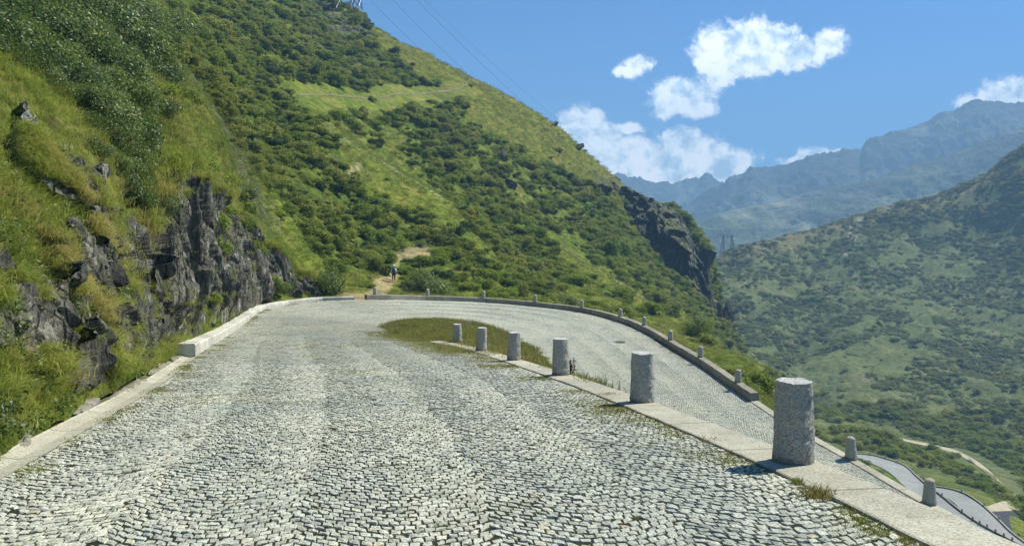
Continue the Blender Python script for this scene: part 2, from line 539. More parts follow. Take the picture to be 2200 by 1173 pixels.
M_GRAVEL = finish(m_, N_, N_.ramp(N_.noise(tex_obj(N_), .9, 7, .7), [(.3, (.20, .17, .10)), (.5, (.36, .32, .22)), (.7, (.47, .44, .34))]), .95, N_.noise(tex_obj(N_), 3.0, 5), .8, .1)

# ------------------------------------------------------------------ road edges (x, y, drop below eye)
OUT = np.array([(-2.9, -6, 1.06), (-3.3, 0, 1.66), (-4.2, 4.5, 2.11), (-4.95, 7.2, 2.38), (-5.9, 10.5, 2.71), (-7.3, 15.2, 3.18), (-8.9, 20, 3.66),
                (-10.6, 25, 4.16), (-12.7, 31.5, 4.8), (-14.3, 38, 5.15), (-15.8, 44.5, 5.35), (-17.4, 52, 5.45), (-17.2, 56, 5.5), (-15.6, 59.8, 5.5),
                (-12, 61, 5.48), (-7.4, 65.5, 5.96), (-2.6, 67.6, 6.33), (2, 66.1, 6.56), (5.9, 62.6, 6.72), (8.3, 56.6, 6.85), (9.3, 52, 7.02),
                (10, 46.5, 7.3), (10.5, 41, 7.46), (10.9, 35.5, 7.75), (11.82, 31.5, 8.3), (12.76, 28.5, 8.68), (13.92, 25, 9.2), (17.5, 13, 10.4), (19.5, 4, 11.2)])
INN = np.array([(3.1, -6, 1.06), (3.05, 0, 1.66), (2.92, 4.5, 2.11), (2.68, 7.2, 2.38), (2.2, 10.4, 2.7), (1.4, 15, 3.16), (.35, 20, 3.66),
                (-.8, 25, 4.16), (-2.1, 30.5, 4.72), (-3.9, 34.8, 5.1), (-5.8, 38.3, 5.28), (-7.3, 42.6, 5.43), (-7.2, 44, 5.46), (-6.6, 46.5, 5.55),
                (-5.6, 48.7, 5.68), (-4.3, 50, 5.85), (-2.9, 50.4, 6.05), (-1.5, 50, 6.25), (-.4, 48.6, 6.5), (.6, 46.2, 6.75), (1.3, 44.2, 6.92),
                (2.0, 41, 7.2), (2.6, 37.5, 7.45), (3.4, 33.5, 7.8), (4.6, 29, 8.2), (6, 25.5, 8.7), (7.5, 22, 9.2), (11, 12, 10.4), (13, 4, 11.2)])
OUT[:, 2] *= -1
INN[:, 2] *= -1
MID = (OUT + INN) / 2
S = np.concatenate([[0], np.cumsum(np.sqrt((np.diff(MID[:, :2], axis=0) ** 2).sum(1)))])


def road_pt(s, u):
    a = curve_at(OUT, S, s)
    b = curve_at(INN, S, s)
    return a + (b - a) * np.asarray(u)[..., None]


def s_of_y(arr, y, lo=0, hi=12):
    ss = np.linspace(S[lo], S[hi], 2000)
    pts = curve_at(arr, S, ss)
    return ss[np.argmin(abs(pts[:, 1] - y))]


def build_road():
    LANES, NPL, PITCH, A = 5, 17, .108, .36
    acc_v, acc_q, tone, mi = [], [], [], []
    base = 0
    # underlay
    ns, nu = 700, 24
    ss = np.linspace(0, S[-1], ns)
    uu = np.linspace(0, 1, nu)
    g = road_pt(ss[:, None] + 0 * uu[None], uu[None] + 0 * ss[:, None]).reshape(-1, 3)
    g[:, 2] -= .0095
    acc_v.append(g)
    q = grid_faces(ns, nu)
    acc_q.append(q)
    tone.append(np.zeros(len(g)))
    mi.append(np.zeros(len(q), int))
    base += len(g)
    rows = np.arange(int((S[-1] - 1.5) / PITCH))
    k, l, j = np.meshgrid(rows, np.arange(LANES), np.arange(NPL), indexing='ij')
    k, l, j = k.ravel(), l.ravel(), j.ravel()
    n = len(k)
    jit = rng.normal(0, 1, (n, 8))
    # rows are shifted half a stone on alternate rows, so that the arcs interlock where they meet
    sh = np.where(k % 2 == 0, .25, -.25) + .12 * np.sin(k * 2.3) 
    NT_ = LANES * NPL
    J = l * NPL + j
    g0 = np.clip((J + sh) / NT_, 0, 1)
    g1 = np.clip((J + 1 + sh) / NT_, 0, 1)
    g0 = np.where(J == 0, 0, g0)
    g1 = np.where(J == NT_ - 1, 1, g1)

    def arc(g, s_):
        wob = .05 * np.sin(s_ * .17 + 1.0) + .02 * np.sin(s_ * .71) + .02 * np.sin(s_ * 1.9 + g * 9)
        ph = (g * LANES + wob) % 1.0
        e = 2 * (ph - .5)
        return A * (e * e) / (.55 + .45 * abs(e)) * (1 + .12 * np.sin(np.floor(g * LANES + wob) * 2.4))

    ds0 = (k + .04) * PITCH + .5
    ds1 = ds0 + PITCH * .87
    gap = .014
    tt0 = g0 + (g1 - g0) * gap
    tt1 = g1 - (g1 - g0) * gap
    cs = []
    wav = .05 * np.sin(k * .9 + J * .05)
    for (t, s0, ia) in ((tt0, ds0, 0), (tt1, ds0, 1), (tt1, ds1, 2), (tt0, ds1, 3)):
        s_ = s0 + arc(t, ds0) + jit[:, ia] * .0085
        cs.append(road_pt(s_, np.clip(t + jit[:, 4 + ia] * .0005, .002, .998)))
    C = np.stack(cs, 1)           # n,4,3
    ctr = C.mean(1)
    smid = ds0
    hgt = rng.normal(0, .0035, n)
    tilt = rng.normal(0, .035, (n, 2))
    tn = np.clip(.48 + .19 * rng.normal(0, 1, n) + .10 * fbm(ctr * .6, 3, seed=4), 0, .93)
    odd = rng.random(n) < .006
    tn = np.where(odd, rng.uniform(.95, 1, n), tn)
    near = (ctr[:, 1] < 22) & (smid < 45)
    vis = ~((ctr[:, 1] < 2.0) & (smid < 40))
    vis &= rng.random(n) > .002
    # far stones: frustum
    fi = np.where(~near & vis & (smid < S[-3] + 10))[0]
    c4 = C[fi]
    cc = ctr[fi][:, None]
    top = cc + (c4 - cc) * .80
    top[..., 2] += .004 + hgt[fi][:, None]
    bot = c4.copy()
    bot[..., 2] -= .024
    v = np.concatenate([top, bot], 1).reshape(-1, 3)
    b0 = np.arange(len(fi))[:, None] * 8 + base
    pat = np.array([[0, 1, 2, 3], [4, 5, 1, 0], [5, 6, 2, 1], [6, 7, 3, 2], [7, 4, 0, 3]])
    q = (b0[:, :, None] + pat[None]).reshape(-1, 4)
    acc_v.append(v)
    acc_q.append(q)
    tone.append(np.repeat(tn[fi], 8))
    mi.append(np.ones(len(q), int))
    base += len(v)
    # near stones: 5x5 domed tops with skirt
    ni = np.where(near & vis)[0]
    pr = np.array([0, .09, .5, .91, 1.0])
    a, b = np.meshgrid(pr, pr, indexing='ij')
    a, b = a.ravel(), b.ravel()
    ca, cb = a - .5, b - .5
    rr = np.maximum(abs(ca), abs(cb)) * 2
    edge = (rr > .99)
    corner = edge & (abs(ca) > .49) & (abs(cb) > .49)
    shrink = np.where(corner, .92, 1.0)
    a2 = .5 + ca * shrink
    b2 = .5 + cb * shrink
    W = np.stack([(1 - a2) * (1 - b2), a2 * (1 - b2), a2 * b2, (1 - a2) * b2], 1)   # 25,4
    c4 = C[ni]
    pts = np.einsum('gk,nkc->ngc', W, c4)
    dz = np.where(edge, -.024, np.where(rr > .7, -.001, .0035))
    dz = np.where(corner, -.03, dz)
    pts[..., 2] += dz[None] + hgt[ni][:, None] + (tilt[ni][:, :1] * (b2 - .5) + tilt[ni][:, 1:] * (a2 - .5)) * .1 + rng.normal(0, .0026, (len(ni), 25)) * (~edge)[None]
    pts[..., :2] += rng.normal(0, .0034, (len(ni), 25, 2))
    v = pts.reshape(-1, 3)
    b0 = np.arange(len(ni))[:, None, None] * 25 + base
    q = (b0 + grid_faces(5, 5)[None][:, :, ::-1]).reshape(-1, 4)
    acc_v.append(v)
    acc_q.append(q)
    tone.append(np.repeat(tn[ni], 25))
    mi.append(np.ones(len(q), int))
    me = mesh_np('road', np.concatenate(acc_v), np.concatenate(acc_q), None, (M_JOINT, M_COB), np.concatenate(mi),
                 {'tone': np.concatenate(tone)}, smooth=False)
    link('road', me, kind='structure')


build_road()


# ------------------------------------------------------------------ swept strips beside the road
def offset_curve(pts, d):
    """offset a polyline sideways (d>0 = to the left of travel)"""
    t = np.gradient(pts[:, :2], axis=0)
    t /= np.linalg.norm(t, axis=1)[:, None]
    o = pts.copy()
    o[:, 0] += -t[:, 1] * d
    o[:, 1] += t[:, 0] * d
    return o


def sweep(pts, prof, jit=0.0, caps=True, seed=0):
    """prof: list of (side offset, height) swept along pts; returns verts, quads, tris"""
    n, m = len(pts), len(prof)
    V = np.zeros((n, m, 3))
    for i, (o, h) in enumerate(prof):
        p = offset_curve(pts, o)
        p[:, 2] += h
        V[:, i] = p
    V = V.reshape(-1, 3)
    if jit:
        nz = np.stack([fbm(V * 2.2 + 7 * k, 3, seed=seed + k) for k in range(3)], 1)
        V = V + nz * jit
    q = grid_faces(n, m)
    t = []
    if caps:
        for b in (0, (n - 1) * m):
            for k in range(1, m - 1):
                t.append([b, b + k, b + k + 1])
    return V, q, (np.array(t) if t else None)


def along(pts, m):
    s = np.concatenate([[0], np.cumsum(np.linalg.norm(np.diff(pts, axis=0), axis=1))])
    return {'along': np.repeat(s, m)}


def strip_obj(name, pts, prof, mat, jit=0.0, parent=None, smooth=False, **tags):
    V, q, t = sweep(pts, prof, jit)
    return link(name, mesh_np(name, V, q, t, (mat,), smooth=smooth, attrs=along(pts, len(prof))), parent, **tags)


def edge_pts(arr, s0, s1, step=.25):
    ss = np.arange(s0, s1 + step * .5, step)
    return curve_at(arr, S, ss)


s_b6 = s_of_y(INN, 34.9)
s_gut = s_of_y(OUT, 24.9)
inn_up = edge_pts(INN, 0, s_b6, .2)
# upper kerb slab with the stone wall under it (right of travel = negative offset)
strip_obj('kerb', inn_up, [(-.0, -.1), (-.0, .022), (-.02, .03), (-.60, .03), (-.62, .015), (-.64, -.35), (-.7, -1.6)], M_LEDGE, .012, kind='structure')
# gutter on the left
out_gut = edge_pts(OUT, 0, s_gut, .2)
strip_obj('gutter', out_gut, [(0, -.08), (0, .012), (.2, -.012), (.40, .03), (.42, .05), (.44, -.3)], M_GUTTER, .008, kind='structure')

strip_obj('verge', out_gut, [(.38, -.3), (.40, -.03), (.6, -.02), (1.0, 0.0), (1.5, .06), (1.6, -.3)], M_SOIL, .02, kind='structure')


def kerb_stones():
    A = Acc()
    p = offset_curve(out_gut, .52)
    s = np.concatenate([[0], np.cumsum(np.linalg.norm(np.diff(p, axis=0), axis=1))])
    t = 8.0
    while t < s[-1] - .4:
        L = rng.uniform(.35, .95)
        if rng.random() < .82:
            i = np.searchsorted(s, t + L / 2)
            c = p[i]
            tg = p[min(i + 2, len(p) - 1)] - p[i - 2]
            ang = math.atan2(tg[1], tg[0]) + rng.normal(0, .09)
            h = rng.uniform(.08, .15)
            w = rng.uniform(.16, .26)
            # rough block from a subdivided box
            n = 5
            g = np.linspace(-.5, .5, n)
            faces, vv = [], []
            for ax in range(3):
                for sg in (-.5, .5):
                    a, b = np.meshgrid(g, g, indexing='ij')
                    q3 = np.zeros((n * n, 3))
                    q3[:, ax] = sg
                    q3[:, (ax + 1) % 3] = a.ravel()
                    q3[:, (ax + 2) % 3] = b.ravel()
                    vv.append(q3)
                    faces.append(grid_faces(n, n, len(faces) * n * n, sg < 0))
            vv = np.concatenate(vv)
            vv = vv * (1 - .16 * (np.sort(abs(vv), 1)[:, 1] ** 4 * 16)[:, None])
            vv = vv * np.array([L * .95, w, h])
            vv += np.stack([fbm(vv * 7 + t * 3 + k * 5, 3, seed=k) for k in range(3)], 1) * .035
            ca, sa = math.cos(ang), math.sin(ang)
            x, y = vv[:, 0] * ca - vv[:, 1] * sa, vv[:, 0] * sa + vv[:, 1] * ca
            A.add(np.stack([x + c[0] + rng.normal(0, .03), y + c[1], vv[:, 2] + c[2] + .01 + rng.normal(0, .02)], 1), np.concatenate(faces))
        t += L + rng.uniform(0, .15)
    link('kerb_stones', A.mesh('kerb_stones', (M_KERBSTONE,), smooth=False), kind='structure')


kerb_stones()

# white painted low wall along the rock
s_gap0 = S[13] + 2.2
wall_pts = edge_pts(OUT, s_gut + .15, s_gap0, .3)
hh = np.linspace(.46, .26, len(wall_pts))
V, q, t = sweep(wall_pts, [(.02, -.2), (.03, .35), (.07, .42), (.60, .43), (.66, .38), (.69, -.2)], .035, seed=5)
V = V.reshape(len(wall_pts), 6, 3)
V[:, 1:5, 2] += (hh - .43)[:, None]
jn = (np.arange(len(wall_pts)) % 11 == 5)
V[jn, 1:5, 2] -= .02
link('roadside_wall', mesh_np('roadside_wall', V.reshape(-1, 3), q, t, (M_WHITE,), smooth=False, attrs=along(wall_pts, 6)),
     label='low whitewashed wall curving along the foot of the rock face left of the road', category='wall')
# parapet
s_p0, s_p1 = S[14] + .1, S[23] + .9
pp = edge_pts(OUT, s_p0, s_p1, .3)
V, q, t = sweep(pp, [(.0, -.3), (.01, .36), (.04, .40), (.42, .41), (.46, .37), (.50, -.8)], .014, seed=9)
V = V.reshape(len(pp), 6, 3)
V[(np.arange(len(pp)) % 14 == 7), 1:5, 2] -= .018
link('parapet', mesh_np('parapet', V.reshape(-1, 3), q, t, (M_PARAPET,), smooth=False, attrs=along(pp, 6)),
     label='long low grey stone parapet round the outside of the hairpin bend', category='parapet')
# lower kerb slab beyond the parapet
low = edge_pts(OUT, s_p1 + .05, S[-1], .3)
strip_obj('kerb', low, [(0, -.1), (0, .03), (.02, .045), (.40, .045), (.42, .03), (.46, -1.5)], M_LEDGE, .01, kind='structure')


# ------------------------------------------------------------------ bollards
def bollard_mesh(r0, r1, h, seed, rough=.012, dome=0.0):
    nz, nt = 26, 40
    zz = np.linspace(0, 1, nz)
    th = np.linspace(0, 2 * np.pi, nt, endpoint=False)
    Z, T = np.meshgrid(zz, th, indexing='ij')
    rad = r0 + (r1 - r0) * Z
    if dome:
        rad = rad * np.sqrt(np.clip(1 - np.clip((Z - (1 - dome)) / dome, 0, 1) ** 2, .02, 1))
    x, y, z = rad * np.cos(T), rad * np.sin(T), Z * h
    v = np.stack([x.ravel(), y.ravel(), z.ravel()], 1)
    nrm = np.stack([np.cos(T).ravel(), np.sin(T).ravel(), 0 * T.ravel()], 1)
    d = fbm(v * 9, 4, .6, seed) * rough * 1.1 + fbm(v * 30, 2, .6, seed + 5) * rough * .6
    fr, sr, rn, of = worley(v * np.array([9, 9, 7]), seed)
    d -= (rn - .5) * rough * 1.0
    v += nrm * d[:, None]
    v[:, 0] += v[:, 2] * (((seed * 37) % 11) - 5) * .004
    v[-nt:, 2] += fbm(v[-nt:] * 8, 2, seed=seed) * .012 - np.clip(vnoise(v[-nt:] * 14 + seed, seed) - .35, 0, 1) * .05
    v[:nt, 2] -= .06
    r, c = np.meshgrid(np.arange(nz - 1), np.arange(nt), indexing='ij')
    c2 = (c + 1) % nt
    q = np.stack([r * nt + c, r * nt + c2, (r + 1) * nt + c2, (r + 1) * nt + c], -1).reshape(-1, 4)
    # cut top
    b = (nz - 1) * nt
    rings = [v[b:b + nt]]
    c0 = rings[0].mean(0)
    for f in (.93, .6, .3):
        rg = c0 + (rings[0] - c0) * f
        rg[:, 2] = c0[2] + (rg[:, 2] - c0[2]) * .4
        rg[:, 2] += .006 * (f > .9) + fbm(rg * 14, 2, seed=seed + 3) * .007
        rings.append(rg)
    extra = np.concatenate(rings[1:] + [c0[None]])
    base = len(v)
    tq = []
    prev = b
    for k in range(3):
        cur = base + k * nt
        i = np.arange(nt)
        i2 = (i + 1) % nt
        tq.append(np.stack([prev + i, prev + i2, cur + i2, cur + i], 1))
        prev = cur
    i = np.arange(nt)
    tr = np.stack([prev + i, prev + (i + 1) % nt, np.full(nt, base + 3 * nt)], 1)
    nq = len(q)
    q = np.concatenate([q] + tq)
    v = np.concatenate([v, extra])
    mi = np.concatenate([np.zeros(nq, int), np.ones(len(q) - nq + len(tr), int) if not dome else np.zeros(len(q) - nq + len(tr), int)])
    return mesh_np('granite_bollard', v, q, tr, (M_GRANITE, M_GRANITE_TOP), mi, smooth=False)


inner = [(1705, 1001, 7.86), (1379.5, 867, 12.8), (1205, 808, 17.9), (1104, 775, 22.9), (1034, 755, 28.0), (982.7, 742, 34.0)]
lab = ["nearest and largest grey granite bollard, on the kerb at the right of the cobbles",
       "second nearest granite bollard on the kerb, directly left of the largest one",
       "third granite bollard on the kerb, with a dark weed at its right foot",
       "fourth granite bollard from the camera, in front of the grass island's right end",
       "fifth granite bollard from the camera, in front of the middle of the grass island",
       "smallest of the six kerb bollards, at the row's far end by the grass island"]
H = [.865, .855, .87, .855, .86, .86]
for i, (px, py, d) in enumerate(inner):
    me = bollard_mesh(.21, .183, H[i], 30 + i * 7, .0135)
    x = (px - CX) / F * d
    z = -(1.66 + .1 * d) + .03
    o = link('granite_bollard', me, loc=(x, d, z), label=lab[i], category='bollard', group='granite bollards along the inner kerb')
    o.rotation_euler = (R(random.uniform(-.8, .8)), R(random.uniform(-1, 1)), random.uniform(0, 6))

wb = [(805.6, 60.7, "leftmost round-topped post, at the parapet's start"),
      (919.6, 65.9, "second round-topped post from the parapet's left end, below a large bush"),
      (1038, 67.9, "third round-topped post from the parapet's left end"),
      (1148.8, 66.4, "fourth round-topped post from the parapet's left end"),
      (1248.9, 62.8, "fifth round-topped post on the parapet, near the right end of the flat stretch"),
      (1333.5, 57.0, "sixth round-topped post on the parapet, where it begins to run downhill"),
      (1384, 52.3, "seventh round-topped post on the parapet"),
      (1440.4, 46.8, "third post from the lower right end of the parapet"),
      (1504.9, 41.3, "second to last post from the parapet's lower right end"),
      (1586.2, 35.7, "last and largest post, at the lower right end of the parapet")]
pw_ = offset_curve(edge_pts(OUT, s_p0, s_p1, .1), .24)
pwpx = CX + F * pw_[:, 0] / pw_[:, 1]
for i, (px, d, l_) in enumerate(wb):
    me = bollard_mesh(.165, .145, .64, 200 + i * 3, .008, .16)
    k = np.argmin(abs(pwpx - px) + (abs(pw_[:, 1] - d) > 4) * 1e3)
    c = pw_[k]
    o = link('parapet_post', me, loc=(c[0], c[1], c[2] + .39), label=l_, category='post', group='granite posts on the hairpin parapet')
    o.rotation_euler = (0, 0, random.uniform(0, 6))

for i, (px, py, d, l_) in enumerate([(1826, 985, 28.4, "tapered post on the lower kerb right of the largest bollard, above the distant bend"),
                                     (1998, 1090, 25.4, "dark tapered post at the lower right, in front of the distant road")]):
    me = bollard_mesh(.23, .15, .86, 300 + i * 5, .01, .12)
    lw = offset_curve(low, .25)
    lpx = CX + F * lw[:, 0] / lw[:, 1]
    c = lw[np.argmin(abs(lpx - px))]
    link('kerb_post', me, loc=(c[0], c[1], c[2] + .03), label=l_, category='post', group='tapered posts along the lower kerb')

# manhole cover in the lower lane
def manhole():
    n = 28
    th = np.linspace(0, 2 * np.pi, n, endpoint=False)
    A = Acc()
    for (r, z) in ((.36, -.02), (.36, .022), (.31, .022), (.30, .014), (.0, .016)):
        A.add(np.stack([r * np.cos(th), r * np.sin(th), 0 * th + z], 1))
    V = np.concatenate(A.v)
    i = np.arange(n)
    q = np.concatenate([np.stack([k * n + i, k * n + (i + 1) % n, (k + 1) * n + (i + 1) % n, (k + 1) * n + i], 1) for k in range(4)])
    d = 47.5
    x = (1331 - CX) / F * d
    ss = np.linspace(S[18], S[23], 400)
    a, b = curve_at(OUT, S, ss), curve_at(INN, S, ss)
    u = np.linspace(0, 1, 60)
    g = (a[:, None] + (b - a)[:, None] * u[None, :, None]).reshape(-1, 3)
    k = np.argmin(abs(CX + F * g[:, 0] / g[:, 1] - 1331) + abs(HY - F * g[:, 2] / g[:, 1] - 736))
    c = g[k]
    o = link('manhole_cover', mesh_np('manhole_cover', V, q, None, (M_IRON,), smooth=False), loc=(c[0], c[1], c[2] + .012),
             label='small round iron manhole cover in the cobbles beyond the bollards', category='manhole cover')


manhole()


# ------------------------------------------------------------------ the bank and island inside the bend
def turf_color(V, dry=.5, seed=0):
    n = fbm(V * .5, 4, seed=seed)[:, None] * .5 + .5
    g = np.array([.10, .135, .022]) * (1 - n) + np.array([.19, .20, .045]) * n
    d = np.clip(fbm(V * 1.3, 3, seed=seed + 3) + dry - .5, 0, 1)[:, None]
    return g * (1 - d) + np.array([.26, .21, .07]) * d


led_out = offset_curve(edge_pts(INN, s_of_y(INN, 4), s_b6, .2), -.60)[::-1]
near_c = np.concatenate([np.array([(-7.3, 42.7, -5.44), (-6.6, 40.6, -5.37), (-5.8, 38.3, -5.29), (-4.9, 36.7, -5.2)]), led_out[2:]])
far_c = edge_pts(INN, S[11], S[28], .3)
n_i = 220
near_c, _ = catmull(near_c, n_i)
tt = np.linspace(0, 1, n_i)
sf = np.concatenate([[0], np.cumsum(np.linalg.norm(np.diff(far_c, axis=0), axis=1))])
far_i = np.stack([np.interp(tt ** .92 * sf[-1], sf, far_c[:, k]) for k in range(3)], 1)
m_i = 24
w = np.linspace(0, 1, m_i)
G = near_c[:, None] + (far_i - near_c)[:, None] * w[None, :, None]
drop = (near_c[:, 2] - far_i[:, 2])[:, None]
G[..., 2] += .16 * np.sin(np.pi * w)[None] * np.clip(tt * 12, 0, 1)[:, None] - .0
G[:, 0, 2] -= .03
G[:, -1, 2] -= .02
ISL = G.reshape(-1, 3)
link('grass_bank', mesh_np('grass_bank', ISL, grid_faces(n_i, m_i), None, (M_GROUND,), attrs={'col': turf_color(ISL, .8)}), kind='structure')

# ------------------------------------------------------------------ terrain as a polar height field round the viewpoint
toe = np.array([(-3.7, 1.2, 1.78), (-4.05, 2.3, 1.9), (-4.75, 4.5, 2.1), (-5.5, 7.9, 2.45), (-6.15, 9.6, 2.6), (-6.75, 11.4, 2.8), (-7.75, 14.6, 3.1),
                (-9.2, 18.7, 3.5), (-10.75, 23.3, 3.98), (-13.45, 32, 4.85), (-15.1, 39, 5.2), (-16.45, 44.5, 5.35), (-18.1, 52, 5.45),
                (-17.9, 56.3, 5.5), (-16.3, 60.6, 5.5), (-14.4, 61.6, 5.5), (-12.0, 61.6, 5.55), (-7.6, 66.2, 6.05), (-2.6, 68.3, 6.5),
                (2.3, 66.8, 6.7), (6.3, 63.1, 6.9), (8.9, 57.0, 7.05), (9.85, 52.2, 7.25), (10.6, 46.6, 7.6), (11.1, 41, 7.8), (11.6, 35.6, 8.1),
                (12.75, 31.6, 8.6), (13.8, 28.6, 8.95), (15, 25, 9.5), (19.2, 13, 10.9), (20.6, 8, 11.4)])
toe_px = CX + F * toe[:, 0] / toe[:, 1]
toe_ld = np.log(toe[:, 1])
toe_py = HY + F * toe[:, 2] / toe[:, 1]
